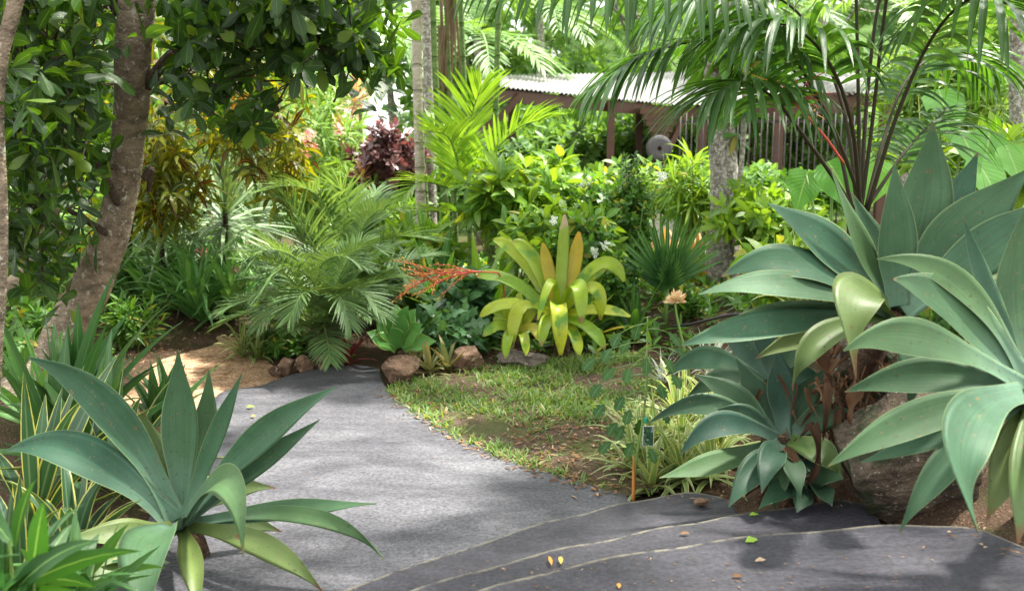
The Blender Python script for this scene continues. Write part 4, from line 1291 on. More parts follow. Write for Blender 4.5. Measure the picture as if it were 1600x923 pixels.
shrub('philodendron', 'dark leafy plant between the rocks and the yellow bromeliad', 735, 480, 7.9, 46, 52, 60, 6, .20, .08, 'monst', 'oval', e=(0, 50), droop=.5, nv=6, cat='plant')

# red and orange branching flower spray leaning to the left
g = P(790, 470, 7.6)
r = thing('flower_spray', 'orange red branching bromeliad flower spray leaning left above the small agave', 'flower', (g[0], g[1], 0))
b = MB(); q = spline([(g[0], g[1], .02), P(785, 440, 7.5), P(760, 425, 7.3), P(700, 428, 7.0), P(655, 440, 6.9)], 24); b.tube(q, np.linspace(.008, .003, 24), 6); b.build('stalk', M['infl_r'], r)
b = MB()
for k in range(20):
    s0 = q[random.randint(12, 23)]
    e = P(random.uniform(580, 690), random.uniform(405, 470), random.uniform(6.6, 7.0))
    if np.linalg.norm(e - s0) > .5: e = s0 + (e - s0) * .6
    s = spline([s0, (s0 + e) / 2 + [0, 0, .015], e], 10); b.tube(s, np.linspace(.005, .002, 10), 5)
    c = s[2:]; c = np.repeat(c, 2, 0) + RNG.normal(size=(len(c) * 2, 3)) * .008
    blades(b, c, nrm((e - s0) + RNG.normal(size=c.shape) * .2), RNG.normal(size=c.shape), .032, .006, 0, 'lance', 4, 2, mat=1)
b.build('spray', [M['infl_r'], M['infl_o']], r)

# bright broad-leaved plants behind the bromeliad
shrub('broadleaf_shrub', 'bright yellow green broad leaved shrub right of the canes', 800, 315, 9.6, 80, 58, 60, 7, .26, .085, 'bright', 'lance', e=(-5, 55), droop=.6, nv=6, nu=4, shell=.5)
shrub('broadleaf_shrub', 'tall bright shrub with long leaves in front of the pavilion posts', 855, 285, 10.8, 60, 40, 42, 7, .28, .09, 'bright', 'lance', e=(-5, 55), droop=.6, nv=6, nu=4)
shrub('broadleaf_shrub', 'leafy light green shrub below the millstone', 985, 300, 12.5, 80, 38, 80, 9, .20, .07, 'bright', 'oval', e=(-5, 55), droop=.5)
shrub('broadleaf_shrub', 'long leaved bright shrub beside the bar fence', 1072, 285, 11.8, 42, 42, 34, 10, .30, .05, 'bright', 'lance', e=(0, 60), droop=.6, nv=6)
shrub('broadleaf_shrub', 'low leafy shrub behind the yellow bromeliad', 870, 370, 8.6, 90, 48, 110, 8, .16, .06, 'bright', 'oval', e=(-5, 55), droop=.5, nv=5)
shrub('small_leaved_shrub', 'upright dark green small leaved shrub left of the fan shaped leaves', 985, 345, 8.9, 42, 90, 330, 9, .055, .028, 'small', 'oval', e=(0, 60), shell=.3)
shrub('small_leaved_shrub', 'wide small leaved bush behind the yellow bromeliad', 925, 330, 9.8, 80, 60, 320, 9, .075, .04, 'small', 'oval', e=(0, 60))
shrub('small_leaved_shrub', 'low green bush right of the yellow bromeliad', 950, 440, 8.2, 46, 42, 190, 9, .06, .035, 'small', 'oval', e=(0, 60))
shrub('small_leaved_shrub', 'light green bush in front of the bar fence', 1250, 305, 9.5, 80, 36, 190, 9, .085, .045, 'small', 'oval', e=(0, 60))
shrub('broadleaf_shrub', 'pale shrub behind the orange tipped bromeliads', 1200, 340, 8.8, 80, 45, 90, 8, .16, .06, 'bright', 'oval')
shrub('broadleaf_shrub', 'shady leaves at the foot of the feathery palms', 600, 440, 8.8, 60, 50, 90, 8, .18, .06, 'mid', 'lance')
shrub('broadleaf_shrub', 'bright leaves between the feathery palm and the canes', 655, 380, 9.4, 60, 35, 70, 7, .20, .06, 'bright', 'lance')
strap_clump('ginger_plant', 'broad green upright leaves beside the foot of the canes', 700, 430, 8.6, 12, .75, .12, 'mid', (40, 85), .5, prof='lance', heads=2, spread=.15)
strap_clump('ginger_plant', 'tall green blade leaves left of the yellow bromeliad', 780, 450, 8.1, 12, .72, .10, 'bright', (35, 85), .6, prof='lance', heads=2, spread=.12)

strap_clump('ginger_plant', 'broad arching leaves directly behind the yellow bromeliad', 850, 440, 8.1, 16, .55, .09, 'bright', (25, 80), .7, prof='lance', heads=3, spread=.25)
strap_clump('ginger_plant', 'broad leaves between the fan leaves and the yellow bromeliad', 960, 450, 8.0, 16, .5, .08, 'mid', (25, 80), .7, prof='lance', heads=3, spread=.2)
shrub('fern_bush', 'feathery light green plant beside the bar fence foot', 1085, 300, 10.5, 45, 45, 40, 12, .3, .03, 'bright', 'lance', e=(0, 50), droop=.7, nv=6)
# white flowers in the mid shrubs
r = shrub('white_flower_bush', 'green bush dotted with white flowers behind the yellow bromeliad', 905, 385, 8.3, 60, 45, 110, 8, .10, .045, 'small', 'oval')
flowers(r, [P(x, y, 7.9) for x, y in ((945, 385), (920, 300), (1035, 290), (925, 395), (870, 350))], 'silver', 8, .04, .03)

# fan leaves
g = G(1045, 470); c = P(1042, 445, 8.2)
r = thing('fan_palm', 'stiff fan of narrow upright leaves left of the speckled trunk', 'fan palm', (c[0], c[1], 0))
b = MB(); b.tube([(c[0], c[1], -.02), (c[0], c[1], c[2] * .5), c], .02, 7); b.build('stem', M['greenstalk'], r)
for k, (lean, yaw) in enumerate(((0, 0), (.35, .6), (-.3, -.7))):
    b = MB(); n = 22
    a = np.linspace(-1.05, 1.05, n) + U(-.03, .03, n)
    d = np.stack([np.sin(a) * math.cos(yaw) + .2 * lean, np.sin(a) * math.sin(yaw) - .25 - .3 * abs(lean), np.cos(a)], 1)
    blades(b, np.repeat((c + [lean * .15, 0, -.02 * k])[None], n, 0), d, np.tile([[lean, -1, .25]], (n, 1)), .68 * (1 - .25 * np.abs(a) / 1.05) * (1 if k == 0 else .62), .036, .06, 'strap', 7, 3, .5)
    b.build('fan_leaf', M['fan'], r)

# orange and pink tipped bromeliads behind
for px, py, d, lab in ((1085, 378, 9.4, 'yellow bromeliad with pink orange tips left of the speckled trunk'), (1175, 385, 9.6, 'orange tipped bromeliad right of the speckled trunk'),
                       (1035, 372, 9.9, 'orange tipped bromeliad behind the fan shaped leaves'), (1230, 400, 9.0, 'yellow green bromeliad behind the blue green agave leaves')):
    strap_clump('bromeliad', lab, px, py + 30, d, 22, .52, .07, 'brom_b', (25, 85), .55, 'bromeliad', 'brom', nv=9, group='orange tipped bromeliads')

shrub('broadleaf_shrub', 'low broad leaved plant in the shade behind the tall agave', 1290, 430, 6.6, 110, 60, 80, 7, .22, .07, 'bright', 'lance', e=(0, 60), droop=.6, nv=6)
shrub('broadleaf_shrub', 'leafy plant right of the speckled trunk foot', 1235, 470, 7.6, 70, 45, 70, 8, .16, .06, 'mid', 'oval', droop=.5)
shrub('broadleaf_shrub', 'shady leafy plant behind the right edge agave', 1530, 470, 5.6, 130, 80, 90, 7, .2, .07, 'mid', 'lance', droop=.6, nv=6)
shrub('small_leaved_shrub', 'low green plant between the speckled trunk and the fan leaves', 1080, 470, 8.3, 40, 26, 110, 9, .06, .03, 'small', 'oval')
# silver striped tufts
strap_clump('striped_grass', 'white striped grassy tuft under the blue green agave leaf tips', 1108, 555, 6.6, 24, .36, .022, 'silver', (25, 80), .5, prof='taper', nv=8)
strap_clump('striped_grass', 'small white striped tuft beside the dried flower head', 1035, 560, 6.7, 18, .24, .022, 'silver', (10, 75), .6, prof='taper', nv=8)

# cream striped spider plants along the lawn edge
for i, (px, py, d, L, lab) in enumerate([(1035, 765, 4.75, .36, 'cream striped spider plant nearest the steps'), (1085, 740, 4.8, .38, 'cream striped spider plant below the dark agave'), (1050, 700, 5.2, .40, 'cream striped spider plant beside the sapling stake'),
                                        (1110, 690, 5.1, .40, 'cream striped spider plant behind the drooping agave leaves'), (1060, 640, 5.7, .42, 'cream striped spider plant at the lawn edge'), (1120, 630, 5.6, .42, 'cream striped spider plant furthest from the steps'),
    (985, 745, 4.95, .34, 'cream striped spider plant left of the orange stake'), (1010, 690, 5.3, .36, 'cream striped spider plant behind the picture tag')]):
    strap_clump('spider_plant', lab, px, py, d, 24, L * .88, .036, 'spider', (10, 85), .9, 'spider plant', 'taper', heads=2, spread=.06, group='cream striped plants at the lawn edge', z0=.0)


# sapling with stake, tie and picture tag
g = G(990, 782)
r = thing('holly_sapling', 'thin young sapling with lobed dark leaves tied to an orange stake', 'sapling', (g[0], g[1], 0))
d0 = g[1]
b = MB(); q = spline([P(990, 782, d0), P(994, 720, d0), P(1004, 660, d0), P(1010, 600, d0), P(1011, 540, d0 + .02), P(1012, 495, d0)], 24); b.tube(q, np.linspace(.008, .003, 24), 7); b.build('stem', M['greenstalk'], r)
b = MB(); px_tube(b, [(990, 784, d0 - .02, 3.2), (990, 740, d0 - .02, 2.6), (990, 712, d0 - .02, 1.0)], 6, 8); b.build('stake', M['stake'], r)
b = MB(); px_tube(b, [(1008, 652, d0, 4.2), (1009, 656, d0, 4.2), (1009, 660, d0, 4.2)], 8, 5); b.build('tie', M['tie'], r)
b = MB()
for x, y in ((975, 620), (945, 632), (985, 640), (1000, 655), (965, 660), (990, 690), (1015, 700), (1045, 520), (985, 530), (955, 545), (1040, 560), (985, 575), (1030, 600), (1020, 500), (1000, 505), (930, 560), (960, 575), (940, 600), (1010, 560), (1055, 545), (1050, 585), (970, 520), (1030, 640), (955, 690), (975, 665)):
    e = P(x, y, d0 + random.uniform(-.12, .08)); k = q[np.argmin(np.abs(q[:, 2] - e[2] - .02))]
    b.tube([k, (k + e) / 2 + [0, 0, .01], e], [.003, .002, .0015], 5)
    dd = nrm((e - k) + [0, -.02, -.01])
    blades(b, [e], [dd + [0, -.25, -.5]], [[.2, -.7, .7]], .085, .07, .8, 'holly', 12, 5, .1, mat=1, wav=.2)
b.build('foliage', [M['greenstalk'], M['holly']], r)
m, t = mat('picture_tag'); N = N_(t)
u_, v_, r_, vec = N.lf()
nz = N.noise(9, 3, .6, vec)
col = N.mix(N.ss(nz, .42, .6), (.012, .03, .018), (.05, .14, .06))
col = N.mix(N.ss(N.noise(5, 2, .5, vec), .62, .68), col, (.55, .55, .62))
N.out(col, .3, .5)
b = MB(); c = P(1013, 681, d0 - .03); wv, hv = 8 * d0 / FPX, 16 * d0 / FPX
b.box(c, wv, .0012, hv); b.build('picture_tag', m, r, False)
b = MB(); b.box(c + [0, .0015, 0], wv * 1.13, .0012, hv * 1.06); b.build('tag_border', M['whitepaint'], r, False)

# dried flower head on a stem
g = G(1085, 640)
r = thing('dried_flower', 'dried tan flower head on a leaning stem in front of the fan leaves', 'flower', (g[0], g[1], 0))
b = MB(); t = P(1055, 462, 5.6); q = spline([(g[0], g[1], 0), P(1072, 560, 5.7), P(1057, 490, 5.6), t], 16); b.tube(q, np.linspace(.008, .005, 16), 6); b.build('stem', M['greenstalk'], r)
b = MB(); n = 70; dd = nrm(np.stack([U(-1, 1, n), U(-1, 1, n), U(-.1, .8, n)], 1)); blades(b, np.repeat(q[-3][None], n, 0), dd, RNG.normal(size=(n, 3)), U(.04, .085, n), .016, .1, 'obov', 5, 3, .6); b.build('flower_head', M['tanbud'], r)


# right background plants
shrub('rosette_bush', 'tall bush of pale striped rosettes behind the big palm at the right', 1490, 140, 10.5, 100, 130, 170, 16, .30, .035, 'song', e=(-10, 70), stems=10, stalk='barkdark')
shrub('rosette_bush', 'dense pale rosette bush at the right edge by the grey ringed trunk', 1590, 200, 11.5, 60, 130, 110, 15, .28, .035, 'song', e=(-10, 70), stalk='barkdark')
shrub('broadleaf_shrub', 'shady green leaves right of the elephant ears', 1560, 250, 8.2, 80, 45, 90, 7, .20, .08, 'bright', 'oval')


def elephant_ear(label, L_):
    x0, y0, d0 = L_[0][0], 400, L_[0][2]
    g = P(x0, y0, d0); gz = float(terrain(g[0], g[1]))
    r = thing('elephant_ear', label, 'elephant ear', (g[0], g[1], gz), 'elephant ears behind the big agave')
    base = np.array([g[0], g[1], gz])
    for px, py, d, sz, dirx, tilt in L_:
        c = P(px, py, d)
        b = MB(); b.tube(spline([base, (base + c) / 2 + [0, 0, .15], c], 10), np.linspace(.014, .008, 10), 6); b.build('stalk', M['greenstalk'], r)
        b = MB(); dd = np.array([[dirx, -.35, -.65]])
        blades(b, [c - nrm(dd[0]) * sz * .12], dd, [[.1, -1 + tilt, .5 + tilt]], sz, sz * .78, .5, 'heart', 14, 9, .12, wav=.05); b.build('leaf', M['ear'], r)


elephant_ear('bright elephant ear leaf behind the dark palm stalks', [(1300, 262, 6.6, .42, .35, 0), (1370, 258, 6.9, .40, -.3, .2), (1260, 275, 6.9, .32, -.3, .1)])
elephant_ear('elephant ear with broad leaf right of the dark palm stalks', [(1470, 150, 7.2, .42, .1, 0), (1440, 200, 7.4, .36, -.3, .1), (1505, 215, 7.0, .32, .3, .2)])
elephant_ear('grey green elephant ear near the grey ringed trunk', [(1545, 215, 7.6, .40, -.2, .3), (1530, 255, 7.2, .44, .3, .3), (1575, 235, 7.4, .34, .2, .1)])
strap_clump('spiky_dracaena', 'bright spiky rosette between the dark stalks and the elephant ears', 1440, 250, 8.0, 34, .55, .04, 'bright', (5, 85), .25, 'dracaena', 'taper', z0=P(1440, 215, 8.0)[2] - .25)
strap_clump('striped_grass', 'pale striped arching leaves behind the upper agave leaves', 1260, 360, 6.2, 20, .55, .035, 'spider', (20, 80), .9, prof='taper', nv=9, z0=.55)
strap_clump('striped_grass', 'grey green arching tuft behind the right end of the big agave', 1560, 330, 5.6, 26, .5, .03, 'spike', (15, 80), .8, prof='taper', nv=9, z0=.9)

# ------------------------------------------------------------------ foreground agaves
AG = ['agave', 'agave_old', 'agave_blue']
rosette_agave('agave', 'large grey green agave in the left foreground beside the path', (283, 822, 3.85), [
    (278, 546, .10, 285, 665, .12, 70, 0), (42, 558, -.05, 172, 640, .02, 66, 0), (378, 583, -.10, 335, 690, -.04, 40, 0), (526, 604, -.15, 405, 690, -.10, 60, 0),
    (380, 868, -.62, 352, 752, -.42, 66, 0), (588, 786, -.20, 430, 800, -.16, 46, 0), (599, 874, -.34, 480, 806, -.26, 34, 0), (505, 925, -.42, 410, 852, -.3, 48, 1),
    (228, 985, -.75, 232, 858, -.48, 100, 0), (110, 838, -.30, 190, 832, -.22, 52, 1), (10, 705, -.12, 130, 712, -.06, 78, 0), (222, 640, .22, 240, 715, .18, 60, 1),
    (326, 576, .24, 318, 690, .2, 52, 0), (310, 960, -.55, 300, 880, -.38, 46, 1), (500, 655, -.02, 400, 730, -.03, 44, 0), (160, 660, .1, 215, 735, .08, 56, 0),
    (440, 830, .15, 370, 815, .1, 40, 1), (130, 930, -.5, 190, 875, -.34, 66, 1), (430, 762, .12, 355, 770, .1, 46, 1)], AG, 'agave', .05, .012, .42, ground=0.0, hz=.75, wscale=.88)
rosette_agave('agave', 'tall grey green agave behind the boulder with broad upright leaves', (1398, 492, 3.7), [
    (1456, 190, .12, 1440, 330, .14, 92, 0), (1398, 254, -.04, 1396, 372, -.02, 74, 0), (1298, 262, .02, 1346, 385, .0, 40, 0), (1200, 318, -.02, 1296, 388, .0, 80, 0),
    (1128, 432, -.15, 1248, 412, -.1, 66, 0), (1092, 460, -.28, 1235, 446, -.2, 58, 0), (1112, 512, -.1, 1240, 492, -.08, 48, 0), (1064, 540, -.34, 1200, 508, -.25, 52, 0),
    (1338, 592, -.52, 1338, 458, -.38, 82, 1), (1612, 262, .0, 1500, 372, .03, 96, 0), (1660, 300, -.12, 1540, 395, -.08, 84, 0), (1528, 238, .25, 1476, 350, .22, 64, 0),
    (1240, 610, -.35, 1280, 530, -.3, 44, 1), (1330, 300, .28, 1372, 400, .22, 56, 0), (1180, 560, .05, 1270, 520, .05, 40, 1), (1580, 430, .1, 1490, 440, .1, 66, 1), (1420, 640, -.4, 1425, 540, -.32, 66, 0)],
    AG, 'agave', .06, .012, .30, hz=.75, root=(.12, .85))
rosette_agave('agave', 'agave with wide drooping leaves in the right foreground over the top landing', (1612, 612, 3.05), [
    (1318, 548, -.20, 1440, 530, -.14, 66, 0), (1396, 436, .0, 1490, 484, .02, 92, 0), (1370, 405, .06, 1500, 445, .05, 46, 0), (1505, 338, .12, 1545, 460, .1, 34, 0),
    (1606, 318, .16, 1592, 455, .14, 88, 0), (1294, 728, -.36, 1440, 652, -.26, 62, 0), (1345, 722, -.1, 1470, 676, -.1, 44, 0), (1530, 832, -.62, 1512, 668, -.46, 92, 0),
    (1406, 832, -.40, 1480, 720, -.3, 52, 0), (1542, 812, -.25, 1580, 712, -.2, 66, 1), (1320, 612, .1, 1450, 588, .08, 62, 0), (1720, 480, .0, 1670, 530, .0, 80, 0),
    (1790, 640, -.2, 1710, 600, -.14, 80, 0), (1720, 800, -.5, 1670, 690, -.36, 84, 0), (1690, 380, .25, 1650, 480, .2, 80, 0), (1590, 850, -.4, 1605, 730, -.3, 60, 1)],
    AG, 'agave', .055, .011, .30, hz=.75, root=(.32, .5))
rosette_agave('agave', 'dark blue green agave low beside the steps under the tall agave', (1222, 690, 4.15), [
    (1012, 662, -.18, 1110, 632, -.1, 36, 2), (1062, 712, -.35, 1130, 662, -.22, 44, 2), (1030, 746, -.25, 1120, 722, -.18, 40, 0), (1138, 792, -.4, 1178, 735, -.28, 46, 2),
    (1252, 778, -.42, 1236, 728, -.3, 44, 2), (1320, 745, -.28, 1275, 705, -.2, 56, 1), (1150, 560, .12, 1185, 620, .08, 44, 2), (1215, 545, .1, 1222, 610, .06, 50, 2), (1290, 575, .12, 1255, 625, .08, 46, 2),
    (1085, 585, .05, 1150, 622, .03, 44, 2), (1190, 770, -.45, 1205, 715, -.3, 46, 2), (1120, 640, -.1, 1168, 650, -.08, 36, 2), (1330, 640, .0, 1280, 655, .0, 46, 2), (1210, 800, -.3, 1215, 740, -.25, 40, 0)],
    AG, 'agave', .05, .011, .32, hz=.6)
rosette_agave('agave', 'blue green agave rosette with arching leaves between the tall agave and the spider plants', (1200, 605, 4.55), [
    (1040, 588, -.12, 1110, 560, -.08, 40, 0), (1070, 625, -.2, 1130, 592, -.15, 36, 2), (1120, 500, .1, 1160, 545, .06, 40, 2), (1190, 490, .12, 1195, 545, .1, 44, 2), (1260, 510, .1, 1235, 555, .06, 44, 2),
    (1150, 660, -.3, 1175, 630, -.2, 40, 2), (1240, 660, -.3, 1228, 630, -.2, 40, 2), (1290, 600, .0, 1250, 590, .0, 40, 2), (1100, 655, -.3, 1150, 620, -.2, 38, 0)],
    AG, 'agave', .045, .01, .32, hz=.6)

for px, py, d, n, sp in ((1285, 640, 4.22, 80, .14), (1325, 590, 4.25, 40, .10), (1362, 560, 4.1, 30, .10), (1235, 745, 4.25, 30, .08)):
    par = [o for o in bpy.data.objects if o.get('category') == 'agave' and ('boulder' in o['label'] or 'beside the steps' in o['label'])]
    par = par[1] if px == 1225 else par[0]
    b = MB(); c = P(px, py, d) + RNG.normal(size=(n, 3)) * [sp, sp * .6, sp * .7]
    blades(b, c, np.stack([U(-.7, .7, n), U(-.7, .3, n), U(-1, .3, n)], 1), RNG.normal(size=(n, 3)), U(.06, .19, n), U(.006, .026, n), 1.2, 'taper', 8, 3, 1.2, wav=.8, lat=U(-1, 1, n))
    kind(b.build('dry_skirt', M['dry'], par), 'stuff')
rosette_agave('agave', 'small green agave rosette at the back edge of the middle step against the boulder', (1262, 752, 4.05), [
    (1160, 745, -.12, 1212, 738, -.08, 34, 2), (1185, 795, -.3, 1222, 765, -.2, 36, 0), (1245, 800, -.32, 1253, 775, -.22, 38, 2), (1318, 748, -.2, 1292, 742, -.14, 48, 0), (1300, 790, -.3, 1285, 768, -.2, 36, 2),
    (1225, 690, .08, 1243, 718, .05, 38, 2), (1275, 680, .08, 1268, 712, .05, 40, 2), (1312, 700, .05, 1290, 724, .04, 36, 0), (1195, 705, .0, 1230, 726, .0, 34, 2)],
    AG, 'agave', .035, .009, .35, hz=.5, wav=.1)
# dead agave leaves hanging under the right agaves
for k, (x0, y0, x1, y1, d, w_, lab) in enumerate([(1255, 540, 1300, 605, 3.72, 24, 'curled brown dead agave leaf hanging from the tall agave'), (1268, 665, 1250, 770, 3.95, 18, 'long brown dead leaf hanging down beside the boulder'),
                                                 (1340, 600, 1330, 665, 3.72, 30, 'wide orange brown dead leaf under the tall agave'), (1290, 600, 1285, 690, 4.0, 16, 'thin dry leaf strip behind the long brown one'),
                                                 (1225, 700, 1222, 750, 3.95, 14, 'small reddish dry leaf in the dark agave'), (1305, 640, 1310, 720, 4.05, 14, 'dark dry leaf strip against the boulder'), (1360, 590, 1352, 640, 3.8, 16, 'short dry leaf under the big boulder agave')]):
    b = MB(); a, e = P(x0, y0, d), P(x1, y1, d - .03)
    thick_leaf(b, a, (a + e) / 2 + [.03 * math.sin(k * 2), -.05, .01], e, w_ * d / FPX * .85, a + [0, -1, .3], 'taper', .003, 1.3, 24, twist=2.2 * math.sin(k * 1.7 + 1), wav=.9)
    tag(b.build('dead_leaf', M['dry']), lab, 'dead leaf', 'dead leaves under the right agaves')

# left foreground: yellow edged straps, dark straps, blurred bright shrub
strap_clump('striped_agave', 'yellow edged strap leaved plant at the left edge behind the large agave', 50, 800, 4.1, 20, .75, .085, 'vari', (30, 88), .55, 'agave', 'lance', nv=14, cup=.35)
strap_clump('striped_agave', 'yellow edged strap leaved plant directly behind the large left agave', 190, 770, 4.55, 18, .62, .085, 'vari', (25, 85), .75, 'agave', 'lance', nv=14, cup=.35)
strap_clump('striped_agave', 'yellow edged plant lowest at the left edge beside the bright lance leaves', 30, 900, 3.4, 16, .52, .065, 'vari', (20, 85), .8, 'agave', 'lance', nv=12, cup=.35)
strap_clump('strap_lily', 'dark green strap lily at the foot of the mottled trunk', 185, 660, 5.2, 13, .66, .11, 'crinum', (45, 88), .45, 'lily', 'lance', nv=12, heads=2, spread=.12)
strap_clump('strap_lily', 'dark glossy strap lily left of the mottled trunk', 90, 690, 5.0, 12, .90, .095, 'crinum', (50, 88), .45, 'lily', 'lance', nv=12)
strap_clump('strap_lily', 'low strap lily between the mottled trunk and the sandy dirt', 255, 640, 5.7, 16, .42, .06, 'crinum', (25, 85), .6, 'lily', 'lance', nv=10, heads=2, spread=.1)
strap_clump('strap_lily', 'pale green strap lily under the left edge leaves', 10, 640, 5.6, 16, .62, .06, 'agap', (35, 85), .6, 'lily', 'lance', nv=10, heads=2, spread=.2)
strap_clump('striped_agave', 'yellow edged strap leaved plant between the corner plant and the large left agave', 110, 850, 3.75, 18, .55, .075, 'vari', (20, 85), .7, 'agave', 'lance', nv=14, cup=.35)
strap_clump('strap_lily', 'dark strap lily filling the gap behind the yellow edged leaves', 120, 745, 4.7, 12, .6, .095, 'crinum', (25, 85), .6, 'lily', 'lance', nv=10, heads=2, spread=.15)
shrub('lance_leaf_plant', 'out of focus bright green lance leaved plant in the bottom left corner', 10, 915, 2.25, 90, 110, 10, 5, .30, .058, 'lanceb', 'lance', e=(0, 60), droop=.5, nv=9, nu=4, stems=6, shell=.4)
shrub('lance_leaf_plant', 'dark lance leaved plant low behind the corner plant', 110, 940, 2.9, 80, 50, 16, 6, .22, .04, 'crinum', 'lance', e=(0, 60), droop=.5, nv=8, nu=4)
shrub('leafy_undergrowth', 'shady leafy undergrowth around the foot of the mottled trunk', 60, 540, 6.9, 110, 70, 90, 8, .13, .05, 'mid', 'oval')
shrub('leafy_undergrowth', 'fine yellow green undergrowth right of the mottled trunk', 205, 510, 7.6, 40, 50, 90, 9, .12, .02, 'small', 'lance')
shrub('leafy_undergrowth', 'dull green undergrowth by the left side of the dirt path', 185, 450, 9.0, 45, 60, 80, 9, .16, .025, 'mid', 'lance')

# ------------------------------------------------------------------ background trees and palms
def far_tree(label, x, y, h, rx, m, dense=230, leaf=.34, group='trees beyond the pavilion'):
    gz = float(terrain(x, y))
    r = thing('background_tree', label, 'tree', (x, y, gz), group)
    b = MB(); b.tube(spline([(x, y, gz - .1), (x + .2, y, gz + h * .3), (x - .1, y, gz + h * .8)], 12), np.linspace(.16, .06, 12), 8, lump=.1)
    q, v = ball(dense, (rx, rx * .9, h * .42), shell=.3); c = np.array([x, y, gz + h * .58]) + q
    for j in range(14):
        b.tube(spline([(x, y, gz + h * random.uniform(.25, .6)), c[j] * .5 + np.array([x, y, gz + h * .5]) * .5, c[j]], 6), np.linspace(.05, .015, 6), 5)
    b.build('trunk', M['barkgrey'], r)
    # clumps with gaps
    c = c[(np.sin(c[:, 0] * 1.9 + x) + np.sin(c[:, 2] * 2.3 + y) + np.sin(c[:, 1] * 2.1)) > -1.0]
    b = MB(); whorls(b, c, nrm(q[:len(c)] / rx + [0, 0, .5] + RNG.normal(size=(len(c), 3)) * .4), 16, leaf, leaf * .42, -10, 60, .4, 'oval', 4, 3, .2, stem=.35); b.build('crown', M[m], r)
    return r


T = [('tall light green tree behind the left end of the pavilion roof', -1.5, 27, 8.5, 3.2, 'far'), ('tree with pale leaves above the middle of the pavilion roof', 3.2, 28, 9.5, 3.4, 'far'),
     ('darker tree above the right half of the pavilion roof', 8.0, 27, 9.5, 3.3, 'fardark'), ('broad tree behind the pale rosette bush at the right', 12.5, 24, 9.5, 3.6, 'far'),
     ('tall tree far right beyond the grey ringed trunk', 16.5, 28, 11, 3.6, 'fardark'), ('leafy tree seen low through the pavilion posts', 1.6, 22.5, 3.0, 2.0, 'far'),
     ('low dense tree behind the bar fence', 5.6, 22, 3.6, 2.3, 'far'), ('light tree behind the canes, left of the pavilion', -1.0, 26, 8.0, 1.6, 'far'),
     ('green tree behind the dark thin palm in the bright gap', -7.6, 30, 9, 1.7, 'fardark'), ('leafy tree far left behind the flowering shrub', -9.8, 24, 8.5, 2.9, 'far'),
     ('broad tree furthest left beyond the mottled trunk', -13.5, 21, 8.0, 3.0, 'fardark'), ('tree in the distance between roof and canes', .8, 36, 12, 3.6, 'fardark'),
     ('distant tree rising over the roof at the right', 6.5, 38, 13, 4, 'far'), ('low tree behind the left rosettes', -6.6, 17.5, 3.4, 1.7, 'far')]
for a in T:
    far_tree(*a)

for lab, L_, m, k, L in (('dark thin palm standing in the bright gap left of the pale trunk', [(618, 232, 21, 7), (614, 190, 21, 6), (608, 128, 21, 5)], 'fardark', 10, 1.35),
                         ('feathery palm above the pavilion roof at the left', [(845, 120, 24, 6), (845, 60, 24, 5), (840, 10, 24, 5)], 'far', 13, 2.8),
                         ('palm with drooping fronds behind the canes', [(750, 200, 19, 6), (748, 120, 19, 5), (745, 55, 19, 5)], 'far', 13, 2.3),
                         ('light palm crown at the top left of the canes', [(560, 200, 22, 6), (565, 100, 22, 5), (570, 45, 22, 5)], 'far', 13, 2.6),
                         ('palm behind the top of the speckled trunk', [(1180, 150, 21, 6), (1185, 60, 21, 5), (1180, 0, 21, 5)], 'fardark', 12, 2.6),
                         ('palm at the upper right behind the broad hanging leaflets', [(1420, 150, 17, 6), (1420, 60, 17, 5), (1425, 20, 17, 5)], 'far', 12, 2.2)):
    r, top = stem_palm('background_palm', lab, L_, M['barkgrey'], group='palms in the background', seg=8, n=24)
    fronds(r, top, k, L, m, .62, .055, 26, el=(-10, 70), droop=(.9, 1.6), nv=4)

# background shrubs
for lab, px, py, d, rx, rz, m in (('green hedge mass seen between the pavilion posts', 880, 235, 20, 90, 40, 'far'), ('leafy mass under the roof by the millstone', 990, 215, 20.5, 80, 45, 'far'),
                                  ('leafy mass behind the right end of the bar fence', 1280, 230, 19, 90, 60, 'far'), ('shrub mass left of the canes', 590, 262, 24, 90, 30, 'fardark'),
                                  ('leafy mass beside the orange cordyline', 540, 262, 17, 70, 40, 'fardark'), ('shrub mass behind the flowering shrub', 420, 150, 17, 110, 90, 'far'), ('green mass behind the pale rosettes at the far left', 330, 230, 14.5, 110, 100, 'far'),
                                  ('leafy mass right of the elephant ears', 1480, 230, 12, 110, 60, 'far'), ('shrub below the left end of the pavilion', 790, 255, 14, 60, 34, 'fardark'),
                                  ('green mass at the foot of the canes', 690, 300, 13.5, 80, 50, 'far'), ('pale shrub between the canes and the pavilion', 850, 285, 14.5, 80, 26, 'far'), ('leafy mass in front of the bar fence foot', 1160, 290, 13.5, 80, 30, 'far'), ('shrub behind the mottled trunk', 180, 380, 12, 110, 70, 'far')):
    shrub('background_shrub', lab, px, py, d, rx, rz, 170, 11, .011 * d, .0045 * d, m, 'oval', e=(-10, 60), shell=.35, group='shrubs in the background')


# ------------------------------------------------------------------ lawn grass, litter, small things on the steps
def inside(poly, x, y):
    c = np.zeros(len(x), bool); n = len(poly)
    for i in range(n):
        x0, y0 = poly[i][:2]; x1, y1 = poly[i - 1][:2]
        k = ((y0 > y) != (y1 > y)) & (x < (x1 - x0) * (y - y0) / (y1 - y0 + 1e-12) + x0)
        c ^= k
    return c


